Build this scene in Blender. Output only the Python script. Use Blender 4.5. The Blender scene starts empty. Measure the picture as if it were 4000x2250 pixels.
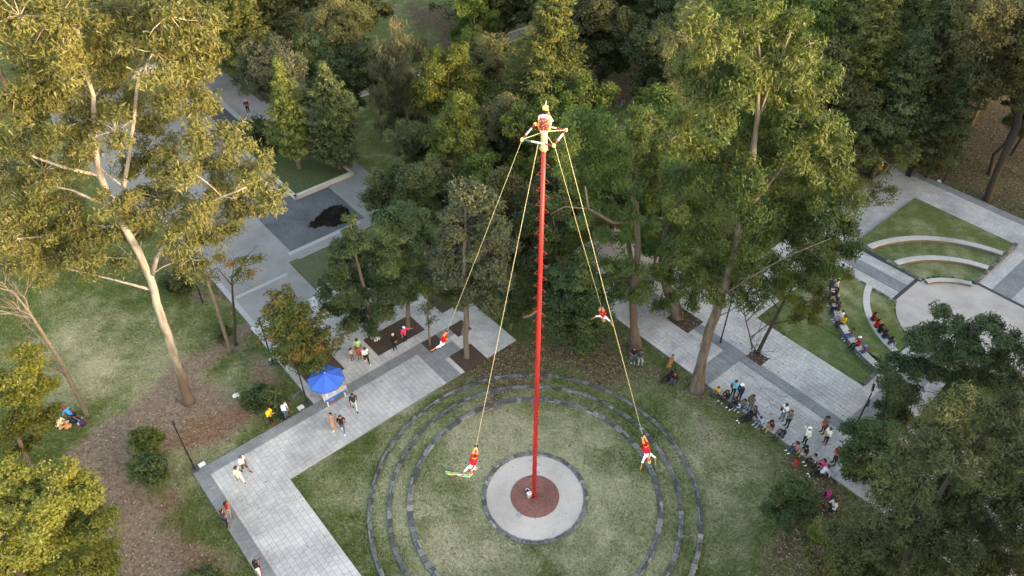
import bpy, bmesh, math, random
import numpy as np
from mathutils import Vector, Matrix

# ---------------------------------------------------------------- camera, sky, sun, exposure
SC = bpy.context.scene
COL = SC.collection
CAM_H = 40.0
PITCH = math.radians(42.0)
FPX = 2950.0                     # focal length in pixels of the 4000 px wide photograph
cam_d = bpy.data.cameras.new("camera")
cam_d.sensor_width = 36.0
cam_d.lens = 36.0 * FPX / 4000.0
cam_d.clip_end = 2000.0
cam = bpy.data.objects.new("camera", cam_d)
COL.objects.link(cam)
cam.location = (0, 0, CAM_H)
cam.rotation_euler = (math.radians(90) - PITCH, 0, 0)
SC.camera = cam

SUN_EL = math.radians(13.0)
SUN_H = Vector((0.86, -0.51, 0)).normalized()      # horizontal direction towards the sun: right of and behind the camera
SUN_V = Vector((SUN_H.x * math.cos(SUN_EL), SUN_H.y * math.cos(SUN_EL), math.sin(SUN_EL)))
world = bpy.data.worlds.new("World")
SC.world = world
world.use_nodes = True
wn = world.node_tree
bgn = wn.nodes["Background"]
sky = wn.nodes.new("ShaderNodeTexSky")
sky.sky_type = 'NISHITA'
sky.sun_disc = False
sky.sun_elevation = SUN_EL
sky.sun_rotation = math.atan2(SUN_H.x, SUN_H.y)
sky.air_density = 1.0
sky.dust_density = 1.5
wn.links.new(sky.outputs[0], bgn.inputs[0])
bgn.inputs[1].default_value = 0.15
sun_d = bpy.data.lights.new("sun", 'SUN')
sun_d.energy = 1.0
sun_d.angle = math.radians(4.0)
sun_d.color = (1.0, 0.85, 0.64)
sun = bpy.data.objects.new("sun", sun_d)
COL.objects.link(sun)
sun.rotation_euler = SUN_V.to_track_quat('Z', 'Y').to_euler()
sun.location = SUN_V * 200
SC.view_settings.view_transform = 'Standard'
SC.view_settings.look = 'None'
SC.view_settings.gamma = 1.0
SC.view_settings.use_curve_mapping = False
SC.view_settings.exposure = 2.92
SC.view_settings.use_white_balance = True
SC.view_settings.white_balance_temperature = 8900
SC.view_settings.white_balance_tint = 14
SC.render.engine = 'CYCLES'
SC.cycles.max_bounces = 6
SC.cycles.diffuse_bounces = 4
SC.cycles.transmission_bounces = 3
SC.cycles.use_denoising = True

# ---------------------------------------------------------------- survey: photograph coordinates (2576 px wide view) to the ground
KD = 4000.0 / 2576.0
CP, SP = math.cos(PITCH), math.sin(PITCH)
def ray(x, y):
    px, py = x * KD, y * KD
    a, b = (px - 2000.0) / FPX, -(py - 1125.0) / FPX
    return Vector((a, CP + b * SP, -SP + b * CP))
def G(x, y, z=0.0):
    d = ray(x, y)
    t = (z - CAM_H) / d.z
    return Vector((d.x * t, d.y * t, z))
def AT(x, y, Y):
    d = ray(x, y)
    t = Y / d.y
    return Vector((d.x * t, Y, CAM_H + d.z * t))
def PXM(P):                      # metres covered by one pixel of that view at point P
    return (P.y * CP + (CAM_H - P.z) * SP) / (FPX / KD)
AL = math.radians(40.4)          # the park's paving grid is turned by this angle
UA = Vector((math.cos(AL), math.sin(AL), 0))
VA = Vector((-math.sin(AL), math.cos(AL), 0))
def W(u, v, z=0.0):
    return Vector((u * UA.x + v * VA.x, u * UA.y + v * VA.y, z))

rng = np.random.default_rng(11)
random.seed(5)

# ---------------------------------------------------------------- helpers
def lin(c):
    c = c / 255.0
    return c / 12.92 if c <= 0.04045 else ((c + 0.055) / 1.055) ** 2.4
def rgb(r, g, b):
    return (lin(r), lin(g), lin(b), 1.0)
def tag(o, label=None, cat=None, group=None, kind=None):
    if label: o["label"] = label
    if cat: o["category"] = cat
    if group: o["group"] = group
    if kind: o["kind"] = kind
    return o
def link(name, me, mats=(), parent=None, loc=None, smooth=False):
    for m in mats: me.materials.append(m)
    if smooth: me.polygons.foreach_set("use_smooth", [True] * len(me.polygons))
    o = bpy.data.objects.new(name, me)
    COL.objects.link(o)
    if parent is not None: o.parent = parent
    if loc is not None: o.location = loc
    return o
def empty(name, loc=(0, 0, 0), rz=0.0):
    o = bpy.data.objects.new(name, None)
    COL.objects.link(o)
    o.empty_display_size = 0.3
    o.location = loc
    o.rotation_euler = (0, 0, rz)
    return o
class MB:
    """collects shapes and links them as one mesh object"""
    def __init__(s): s.v = []; s.f = []; s.m = []
    def add(s, vs, fs, mi=0):
        b = len(s.v)
        s.v.extend([tuple(p) for p in vs]); s.f.extend([tuple(i + b for i in f) for f in fs]); s.m.extend([mi] * len(fs))
        return s
    def box(s, x0, x1, y0, y1, z0, z1, mi=0, M=None):
        vs = [Vector(p) for p in ((x0,y0,z0),(x1,y0,z0),(x1,y1,z0),(x0,y1,z0),(x0,y0,z1),(x1,y0,z1),(x1,y1,z1),(x0,y1,z1))]
        if M is not None: vs = [M @ p for p in vs]
        return s.add(vs, [(0,3,2,1),(4,5,6,7),(0,1,5,4),(1,2,6,5),(2,3,7,6),(3,0,4,7)], mi)
    def tube(s, path, radii, n=6, mi=0, cap=True):
        path = [Vector(p) for p in path]
        if not hasattr(radii, '__len__'): radii = [radii] * len(path)
        vs = []; fs = []
        for i, p in enumerate(path):
            t = (path[min(i + 1, len(path) - 1)] - path[max(i - 1, 0)])
            if t.length < 1e-9: t = Vector((0, 0, 1))
            t.normalize()
            a = t.cross(Vector((0, 1, 0)) if abs(t.y) < 0.9 else Vector((1, 0, 0))).normalized()
            b = t.cross(a)
            for k in range(n):
                an = 2 * math.pi * k / n
                vs.append(p + (a * math.cos(an) + b * math.sin(an)) * radii[i])
        for i in range(len(path) - 1):
            for k in range(n):
                q = (k + 1) % n
                fs.append((i * n + k, i * n + q, (i + 1) * n + q, (i + 1) * n + k))
        if cap:
            fs.append(tuple(range(n - 1, -1, -1))); fs.append(tuple((len(path) - 1) * n + k for k in range(n)))
        return s.add(vs, fs, mi)
    def lathe(s, prof, n=16, c=(0, 0, 0), mi=0, M=None):
        vs = []; fs = []
        for r, z in prof:
            for k in range(n):
                an = 2 * math.pi * k / n
                p = Vector((r * math.cos(an), r * math.sin(an), z))
                if M is not None: p = M @ p
                vs.append(p + Vector(c))
        for i in range(len(prof) - 1):
            for k in range(n):
                q = (k + 1) % n
                fs.append((i * n + k, i * n + q, (i + 1) * n + q, (i + 1) * n + k))
        if prof[0][0] > 1e-6: fs.append(tuple(range(n - 1, -1, -1)))
        if prof[-1][0] > 1e-6: fs.append(tuple((len(prof) - 1) * n + k for k in range(n)))
        return s.add(vs, fs, mi)
    def mesh(s, name):
        me = bpy.data.meshes.new(name)
        me.from_pydata(s.v, [], s.f)
        me.polygons.foreach_set("material_index", s.m)
        me.update()
        return me
    def build(s, name, mats, parent=None, loc=None, smooth=False):
        if not isinstance(mats, (list, tuple)): mats = [mats]
        return link(name, s.mesh(name), mats, parent, loc, smooth)

# ---------------------------------------------------------------- materials
MATS = {}
def nodes_of(name):
    m = bpy.data.materials.new(name); m.use_nodes = True
    return m, m.node_tree.nodes, m.node_tree.links, m.node_tree.nodes["Principled BSDF"]
def plain(name, col, rough=0.7, var=0.25, scale=6.0, bump=0.0, metal=0.0, spec=0.3):
    """one base colour with a little grain and wear"""
    if name in MATS: return MATS[name]
    m, N, L, P = nodes_of(name)
    P.inputs["Roughness"].default_value = rough
    P.inputs["Metallic"].default_value = metal
    P.inputs["Specular IOR Level"].default_value = spec
    tc = N.new("ShaderNodeTexCoord")
    nz = N.new("ShaderNodeTexNoise"); nz.inputs["Scale"].default_value = scale; nz.inputs["Detail"].default_value = 6
    L.new(tc.outputs["Object"], nz.inputs["Vector"])
    mx = N.new("ShaderNodeMix"); mx.data_type = 'RGBA'
    c = Vector(col[:3])
    mx.inputs["A"].default_value = (*(c * (1 - var)), 1); mx.inputs["B"].default_value = (*(c * (1 + var)), 1)
    L.new(nz.outputs["Fac"], mx.inputs["Factor"])
    L.new(mx.outputs["Result"], P.inputs["Base Color"])
    if bump:
        b = N.new("ShaderNodeBump"); b.inputs["Strength"].default_value = bump; b.inputs["Distance"].default_value = 0.02
        n2 = N.new("ShaderNodeTexNoise"); n2.inputs["Scale"].default_value = scale * 5; n2.inputs["Detail"].default_value = 4
        L.new(tc.outputs["Object"], n2.inputs["Vector"]); L.new(n2.outputs["Fac"], b.inputs["Height"]); L.new(b.outputs["Normal"], P.inputs["Normal"])
    MATS[name] = m
    return m
def barkmat(name, pale, tan, base, zb):
    """peeling bark: pale and tan patches, a rough darker butt"""
    m, N, L, P = nodes_of(name); P.inputs["Roughness"].default_value = 0.85
    geo = N.new("ShaderNodeNewGeometry"); mp = N.new("ShaderNodeMapping"); mp.inputs["Scale"].default_value = (3.0, 3.0, 0.55)
    L.new(geo.outputs["Position"], mp.inputs["Vector"])
    nz = N.new("ShaderNodeTexNoise"); nz.inputs["Scale"].default_value = 1.3; nz.inputs["Detail"].default_value = 8; nz.inputs["Roughness"].default_value = 0.65
    L.new(mp.outputs["Vector"], nz.inputs["Vector"])
    r = ramp(N, [(0.34, tan), (0.47, tuple((a + b) / 2 for a, b in zip(tan, pale))), (0.56, pale), (0.72, tuple(min(1, c * 1.12) for c in pale))]); L.new(nz.outputs["Fac"], r.inputs["Fac"])
    sp = N.new("ShaderNodeSeparateXYZ"); L.new(geo.outputs["Position"], sp.inputs["Vector"])
    ad = N.new("ShaderNodeMath"); ad.operation = 'MULTIPLY_ADD'; L.new(nz.outputs["Fac"], ad.inputs[0]); ad.inputs[1].default_value = 5.0; L.new(sp.outputs["Z"], ad.inputs[2])
    mr = N.new("ShaderNodeMapRange"); mr.inputs["From Min"].default_value = zb + 2.0; mr.inputs["From Max"].default_value = zb + 3.2; L.new(ad.outputs[0], mr.inputs["Value"])
    mx = N.new("ShaderNodeMix"); mx.data_type = 'RGBA'; mx.inputs["A"].default_value = (*base, 1); L.new(r.outputs["Color"], mx.inputs["B"]); L.new(mr.outputs["Result"], mx.inputs["Factor"])
    L.new(mx.outputs["Result"], P.inputs["Base Color"])
    b = N.new("ShaderNodeBump"); b.inputs["Strength"].default_value = 0.6; b.inputs["Distance"].default_value = 0.03; L.new(nz.outputs["Fac"], b.inputs["Height"]); L.new(b.outputs["Normal"], P.inputs["Normal"])
    return m
def ramp(N, stops, interp='LINEAR'):
    r = N.new("ShaderNodeValToRGB"); e = r.color_ramp.elements
    r.color_ramp.interpolation = interp
    while len(e) > 1: e.remove(e[-1])
    e[0].position = stops[0][0]; e[0].color = (*stops[0][1], 1)
    for p, c in stops[1:]:
        x = e.new(p); x.color = (*c, 1)
    return r
def leafmat(name, stops, transl=0.35):
    if name in MATS: return MATS[name]
    m = bpy.data.materials.new(name); m.use_nodes = True
    N, L = m.node_tree.nodes, m.node_tree.links
    N.remove(N["Principled BSDF"]); out = N["Material Output"]
    at = N.new("ShaderNodeAttribute"); at.attribute_name = "v"
    r = ramp(N, stops)
    L.new(at.outputs["Fac"], r.inputs["Fac"])
    oi = N.new("ShaderNodeObjectInfo")
    hs = N.new("ShaderNodeHueSaturation")
    mr = N.new("ShaderNodeMapRange"); mr.inputs["To Min"].default_value = 0.8; mr.inputs["To Max"].default_value = 1.2
    mh = N.new("ShaderNodeMapRange"); mh.inputs["To Min"].default_value = 0.485; mh.inputs["To Max"].default_value = 0.515
    L.new(oi.outputs["Random"], mr.inputs["Value"]); L.new(oi.outputs["Random"], mh.inputs["Value"])
    L.new(mr.outputs["Result"], hs.inputs["Value"]); L.new(mh.outputs["Result"], hs.inputs["Hue"])
    L.new(r.outputs["Color"], hs.inputs["Color"])
    d = N.new("ShaderNodeBsdfDiffuse"); t = N.new("ShaderNodeBsdfTranslucent"); g = N.new("ShaderNodeBsdfGlossy")
    g.inputs["Roughness"].default_value = 0.45; g.inputs["Color"].default_value = (1, 1, 1, 1)
    L.new(hs.outputs["Color"], d.inputs["Color"]); L.new(hs.outputs["Color"], t.inputs["Color"])
    m1 = N.new("ShaderNodeMixShader"); m1.inputs[0].default_value = transl
    L.new(d.outputs[0], m1.inputs[1]); L.new(t.outputs[0], m1.inputs[2])
    m2 = N.new("ShaderNodeMixShader"); m2.inputs[0].default_value = 0.012
    L.new(m1.outputs[0], m2.inputs[1]); L.new(g.outputs[0], m2.inputs[2]); L.new(m2.outputs[0], out.inputs[0])
    MATS[name] = m
    return m
def attrmat(name, stops, rough=0.85, attr="v", grain=0.2, gscale=30.0, use_random=False, bump=0.3, stain=0.0):
    """colour picked per piece (attribute v or the object's random number), with grain and large stains"""
    if name in MATS: return MATS[name]
    m, N, L, P = nodes_of(name)
    P.inputs["Roughness"].default_value = rough; P.inputs["Specular IOR Level"].default_value = 0.25
    r = ramp(N, stops)
    if use_random:
        a = N.new("ShaderNodeObjectInfo"); L.new(a.outputs["Random"], r.inputs["Fac"])
    else:
        a = N.new("ShaderNodeAttribute"); a.attribute_name = attr; L.new(a.outputs["Fac"], r.inputs["Fac"])
    geo = N.new("ShaderNodeNewGeometry")
    nz = N.new("ShaderNodeTexNoise"); nz.inputs["Scale"].default_value = gscale; nz.inputs["Detail"].default_value = 5
    L.new(geo.outputs["Position"], nz.inputs["Vector"])
    mr = N.new("ShaderNodeMapRange"); mr.inputs["From Min"].default_value = 0.25; mr.inputs["From Max"].default_value = 0.75
    mr.inputs["To Min"].default_value = 1 - grain; mr.inputs["To Max"].default_value = 1 + grain
    L.new(nz.outputs["Fac"], mr.inputs["Value"])
    mx = N.new("ShaderNodeMix"); mx.data_type = 'RGBA'; mx.blend_type = 'MULTIPLY'; mx.inputs["Factor"].default_value = 1
    L.new(r.outputs["Color"], mx.inputs["A"]); L.new(mr.outputs["Result"], mx.inputs["B"])
    last = mx.outputs["Result"]
    if stain:
        n2 = N.new("ShaderNodeTexNoise"); n2.inputs["Scale"].default_value = 0.35; n2.inputs["Detail"].default_value = 7; n2.inputs["Roughness"].default_value = 0.65
        L.new(geo.outputs["Position"], n2.inputs["Vector"])
        r2 = ramp(N, [(0.35, (1 - stain,) * 3), (0.6, (1, 1, 1)), (0.75, (1.0, 0.96, 0.9))])
        L.new(n2.outputs["Fac"], r2.inputs["Fac"])
        m3 = N.new("ShaderNodeMix"); m3.data_type = 'RGBA'; m3.blend_type = 'MULTIPLY'; m3.inputs["Factor"].default_value = 1
        L.new(last, m3.inputs["A"]); L.new(r2.outputs["Color"], m3.inputs["B"]); last = m3.outputs["Result"]
    L.new(last, P.inputs["Base Color"])
    b = N.new("ShaderNodeBump"); b.inputs["Strength"].default_value = bump; b.inputs["Distance"].default_value = 0.02
    L.new(nz.outputs["Fac"], b.inputs["Height"]); L.new(b.outputs["Normal"], P.inputs["Normal"])
    MATS[name] = m
    return m

# ================================================================ GROUND
def in_poly(P, poly):
    x, y = P[:, 0], P[:, 1]
    ins = np.zeros(len(P), bool); n = len(poly)
    for i in range(n):
        x0, y0 = poly[i]; x1, y1 = poly[(i + 1) % n]
        c = ((y0 > y) != (y1 > y)) & (x < (x1 - x0) * (y - y0) / ((y1 - y0) or 1e-9) + x0)
        ins ^= c
    return ins
def dist_poly(P, poly):
    d = np.full(len(P), 1e9); n = len(poly)
    for i in range(n):
        a = np.array(poly[i]); b = np.array(poly[(i + 1) % n]); ab = b - a
        t = np.clip(((P - a) @ ab) / (ab @ ab + 1e-9), 0, 1)
        d = np.minimum(d, np.hypot(*(P - a - t[:, None] * ab).T))
    return np.where(in_poly(P, poly), d, -d)
def zone(P, polys, soft):
    m = np.zeros(len(P))
    for pl in polys:
        w = [tuple(G(x, y)[:2]) for x, y in pl]
        m = np.maximum(m, np.clip(dist_poly(P, w) / soft * 0.5 + 0.5, 0, 1))
    return m
MULCH = [[(650,785),(575,850),(470,905),(330,1020),(200,1130),(130,1200),(230,1260),(290,1449),(530,1449),(470,1330),(405,1215),(425,1130),(560,1110),(650,1065),(640,1015),(560,985),(500,940),(590,880),(655,820)],
         [(640,905),(690,900),(700,1000),(655,985)]]
REDM = [[(405,1125),(480,1125),(640,1060),(645,1025),(560,1025),(440,1090)], [(375,1205),(425,1220),(545,1449),(480,1449),(420,1330)], [(640,930),(680,960),(690,1000),(650,985)]]
LITTER = [[(1120,860),(1350,850),(1600,880),(1765,985),(1900,1060),(2000,1130),(2110,1200),(2110,1449),(1930,1449),(1960,1230),(1900,1120),(1820,1070),(1720,985),(1560,960),(1400,945),(1230,955),(1160,960)],
          [(2200,150),(2700,150),(2700,640),(2520,560),(2300,430),(2150,430)], [(1480,120),(1760,110),(1760,260),(1480,270)],
          [(1040,20),(1250,20),(1270,100),(1150,130),(1050,70)], [(1260,880),(1500,860),(1520,900),(1260,930)], [(440,600),(560,600),(600,720),(450,700)]]
DRY = [[(160,800),(420,880),(480,1010),(380,1040),(140,1010),(100,860)], [(1100,1050),(1300,1030),(1500,1050),(1640,1250),(1600,1449),(1080,1449),(1030,1250)],
       [(560,985),(640,985),(650,1040),(540,1090),(380,1130),(440,1050)], [(1480,900),(1720,940),(1800,1060),(1600,960)], [(1500,920),(1760,990),(1960,1130),(1980,1300),(1860,1420),(1790,1220),(1650,1050)]]
def noise2(P, s, seed=0):
    """cheap smooth value noise on the plane"""
    q = P / s + seed * 17.3
    i = np.floor(q).astype(np.int64); f = q - i; f = f * f * (3 - 2 * f)
    def h(a, b):
        n = (a * 374761393 + b * 668265263 + seed * 974711) & 0x7fffffff
        n = ((n ^ (n >> 13)) * 1274126177) & 0x7fffffff
        return (n ^ (n >> 16)) % 10007 / 10007.0
    a, b = i[:, 0], i[:, 1]
    return (h(a, b) * (1 - f[:, 0]) + h(a + 1, b) * f[:, 0]) * (1 - f[:, 1]) + (h(a, b + 1) * (1 - f[:, 0]) + h(a + 1, b + 1) * f[:, 0]) * f[:, 1]
def ground_masks(P):
    n = noise2(P, 2.2, 1) * 0.6 + noise2(P, 0.8, 2) * 0.4 - 0.5
    mul = np.clip(zone(P, MULCH, 1.6) * 1.0 + n * 0.9, 0, 1)
    red = np.clip(zone(P, REDM, 1.2) + n * 0.8, 0, 1) * (mul > 0.25)
    lit = np.clip(zone(P, LITTER, 4.0) * 1.12 + n * 1.0, 0, 1)
    dry = np.clip(zone(P, DRY, 5.0) * 1.12 + n * 1.1 + (noise2(P, 6.0, 9) - .6) * .6, 0, 1)
    s = lambda m: np.clip((m - 0.32) / 0.36, 0, 1)
    return s(mul), s(red), s(lit), dry
def ground_mat():
    m, N, L, P = nodes_of("lawn_and_soil")
    P.inputs["Roughness"].default_value = 0.95; P.inputs["Specular IOR Level"].default_value = 0.1
    geo = N.new("ShaderNodeNewGeometry")
    def noise(s, d=6, r=0.6):
        n = N.new("ShaderNodeTexNoise"); n.inputs["Scale"].default_value = s; n.inputs["Detail"].default_value = d; n.inputs["Roughness"].default_value = r
        L.new(geo.outputs["Position"], n.inputs["Vector"]); return n.outputs["Fac"]
    def mix(a, b, f):
        x = N.new("ShaderNodeMix"); x.data_type = 'RGBA'
        L.new(f, x.inputs["Factor"]); L.new(a, x.inputs["A"]); L.new(b, x.inputs["B"]); return x.outputs["Result"]
    def att(n):
        a = N.new("ShaderNodeAttribute"); a.attribute_name = n; return a.outputs["Fac"]
    def rmp(f, stops):
        r = ramp(N, stops); L.new(f, r.inputs["Fac"]); return r.outputs["Color"]
    fine = noise(5.5, 9, 0.75); mid = noise(0.9, 6, 0.65)
    lush = rmp(fine, [(0.28, (0.052, 0.075, 0.024)), (0.5, (0.10, 0.13, 0.042)), (0.72, (0.16, 0.185, 0.072))])
    pale = rmp(fine, [(0.28, (0.23, 0.235, 0.135)), (0.5, (0.345, 0.33, 0.205)), (0.72, (0.45, 0.41, 0.285))])
    # patches of drier grass, where the mask says so and by chance
    ad = N.new("ShaderNodeMath"); ad.operation = 'ADD'; L.new(att("dry"), ad.inputs[0])
    mm = N.new("ShaderNodeMapRange"); mm.inputs["From Min"].default_value = 0.42; mm.inputs["From Max"].default_value = 0.68; mm.inputs["To Min"].default_value = -0.15; mm.inputs["To Max"].default_value = 0.38
    L.new(mid, mm.inputs["Value"]); L.new(mm.outputs["Result"], ad.inputs[1]); ad.use_clamp = True
    grass = mix(lush, pale, ad.outputs[0])
    chips = N.new("ShaderNodeTexVoronoi"); chips.inputs["Scale"].default_value = 7.0; chips.inputs["Randomness"].default_value = 1.0
    L.new(geo.outputs["Position"], chips.inputs["Vector"])
    sep = N.new("ShaderNodeSeparateColor"); L.new(chips.outputs["Color"], sep.inputs["Color"])
    cf = N.new("ShaderNodeMath"); cf.operation = 'MULTIPLY_ADD'; L.new(sep.outputs["Red"], cf.inputs[0]); cf.inputs[1].default_value = 0.5; 
    hf = N.new("ShaderNodeMath"); hf.operation = 'MULTIPLY'; L.new(fine, hf.inputs[0]); hf.inputs[1].default_value = 0.5; L.new(hf.outputs[0], cf.inputs[2])
    mulch = rmp(cf.outputs[0], [(0.15, (0.125, 0.086, 0.060)), (0.45, (0.182, 0.128, 0.093)), (0.75, (0.245, 0.18, 0.133))])
    redm = rmp(cf.outputs[0], [(0.15, (0.115, 0.062, 0.036)), (0.45, (0.165, 0.095, 0.058)), (0.75, (0.225, 0.14, 0.09))])
    litter = rmp(cf.outputs[0], [(0.15, (0.045, 0.034, 0.020)), (0.45, (0.092, 0.068, 0.042)), (0.75, (0.165, 0.125, 0.075))])
    c = mix(grass, litter, att("litter")); c = mix(c, mulch, att("mulch")); c = mix(c, redm, att("red"))
    L.new(c, P.inputs["Base Color"])
    b = N.new("ShaderNodeBump"); b.inputs["Strength"].default_value = 0.9; b.inputs["Distance"].default_value = 0.06
    L.new(fine, b.inputs["Height"]); L.new(b.outputs["Normal"], P.inputs["Normal"])
    return m
GROUND = ground_mat()
def put_masks(me):
    n = len(me.vertices); co = np.empty(n * 3, np.float32); me.vertices.foreach_get("co", co)
    P = co.reshape(-1, 3)[:, :2].astype(float)
    for nm, a in zip(("mulch", "red", "litter", "dry"), ground_masks(P)):
        at = me.attributes.new(nm, 'FLOAT', 'POINT'); at.data.foreach_set("value", a.astype(np.float32))
def grid_mesh(name, xs, ys, z=0.0):
    nx, ny = len(xs), len(ys)
    X, Y = np.meshgrid(xs, ys)
    Z = np.full_like(X, z)
    me = bpy.data.meshes.new(name)
    me.vertices.add(nx * ny); me.vertices.foreach_set("co", np.stack([X, Y, Z], -1).astype(np.float32).ravel())
    i = (np.arange(ny - 1)[:, None] * nx + np.arange(nx - 1)[None, :]).ravel()
    q = np.stack([i, i + 1, i + nx + 1, i + nx], 1).astype(np.int32)
    me.loops.add(q.size); me.loops.foreach_set("vertex_index", q.ravel())
    me.polygons.add(len(q)); me.polygons.foreach_set("loop_start", np.arange(0, q.size, 4, dtype=np.int32))
    me.update(); me.validate()
    return me
xs = np.unique(np.concatenate([np.linspace(-400, -76, 14), np.arange(-75, 76, 0.55), np.linspace(76, 400, 14)]))
ys = np.unique(np.concatenate([np.linspace(-250, 8, 14), np.arange(9, 110, 0.55), np.linspace(112, 500, 16)]))
gm = grid_mesh("ground", xs, ys)
put_masks(gm)
tag(link("ground", gm, [GROUND]), kind="structure")

# ---------------------------------------------------------------- paving
PZ = 0.12
TILE_L = attrmat("paving_stone_light", [(0, (0.465, 0.458, 0.452)), (0.5, (0.505, 0.497, 0.488)), (1, (0.545, 0.535, 0.522))], 0.8, grain=0.15, stain=0.32)
TILE_D = attrmat("paving_stone_slate", [(0, (0.225, 0.232, 0.238)), (0.5, (0.245, 0.252, 0.258)), (1, (0.265, 0.272, 0.278))], 0.75, grain=0.15, stain=0.28)
TILE_LO = attrmat("paving_stone_light_piece", [(0, (0.465, 0.458, 0.452)), (0.5, (0.505, 0.497, 0.488)), (1, (0.545, 0.535, 0.522))], 0.8, grain=0.15, stain=0.32, use_random=True)
TILE_DO = attrmat("paving_stone_slate_piece", [(0, (0.225, 0.232, 0.238)), (0.5, (0.245, 0.252, 0.258)), (1, (0.265, 0.272, 0.278))], 0.75, grain=0.15, stain=0.28, use_random=True)
BED = plain("mortar_bed", (0.21, 0.205, 0.195, 1), 0.95, 0.2, 8)
CONC = attrmat("grey_concrete_pavers", [(0, (0.222, 0.216, 0.208)), (1, (0.237, 0.231, 0.223))], 0.85, grain=0.16, gscale=14, stain=0.2)
CURB = plain("pale_stone_kerb", (0.43, 0.42, 0.40, 1), 0.8, 0.18, 5, 0.3)
SOIL = plain("dark_tree_pit_soil", (0.075, 0.052, 0.038, 1), 0.95, 0.5, 9, 0.8)
def inr(u, v, R): return R[0] < u < R[1] and R[2] < v < R[3]
TILE_MESH = {}
def box_piece(w, h, mat):
    key = (round(w, 3), round(h, 3), mat.name)
    if key not in TILE_MESH:
        me = bpy.data.meshes.new("tile")
        b = 0.006
        vs = [(-w/2,-h/2,0),(w/2,-h/2,0),(w/2,h/2,0),(-w/2,h/2,0),(-w/2,-h/2,.022),(w/2,-h/2,.022),(w/2,h/2,.022),(-w/2,h/2,.022),
              (-w/2+b,-h/2+b,.03),(w/2-b,-h/2+b,.03),(w/2-b,h/2-b,.03),(-w/2+b,h/2-b,.03)]
        me.from_pydata(vs, [], [(0,1,5,4),(1,2,6,5),(2,3,7,6),(3,0,4,7),(4,5,9,8),(5,6,10,9),(6,7,11,10),(7,4,8,11),(8,9,10,11)])
        me.materials.append(mat); TILE_MESH[key] = me
    return TILE_MESH[key]
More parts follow.
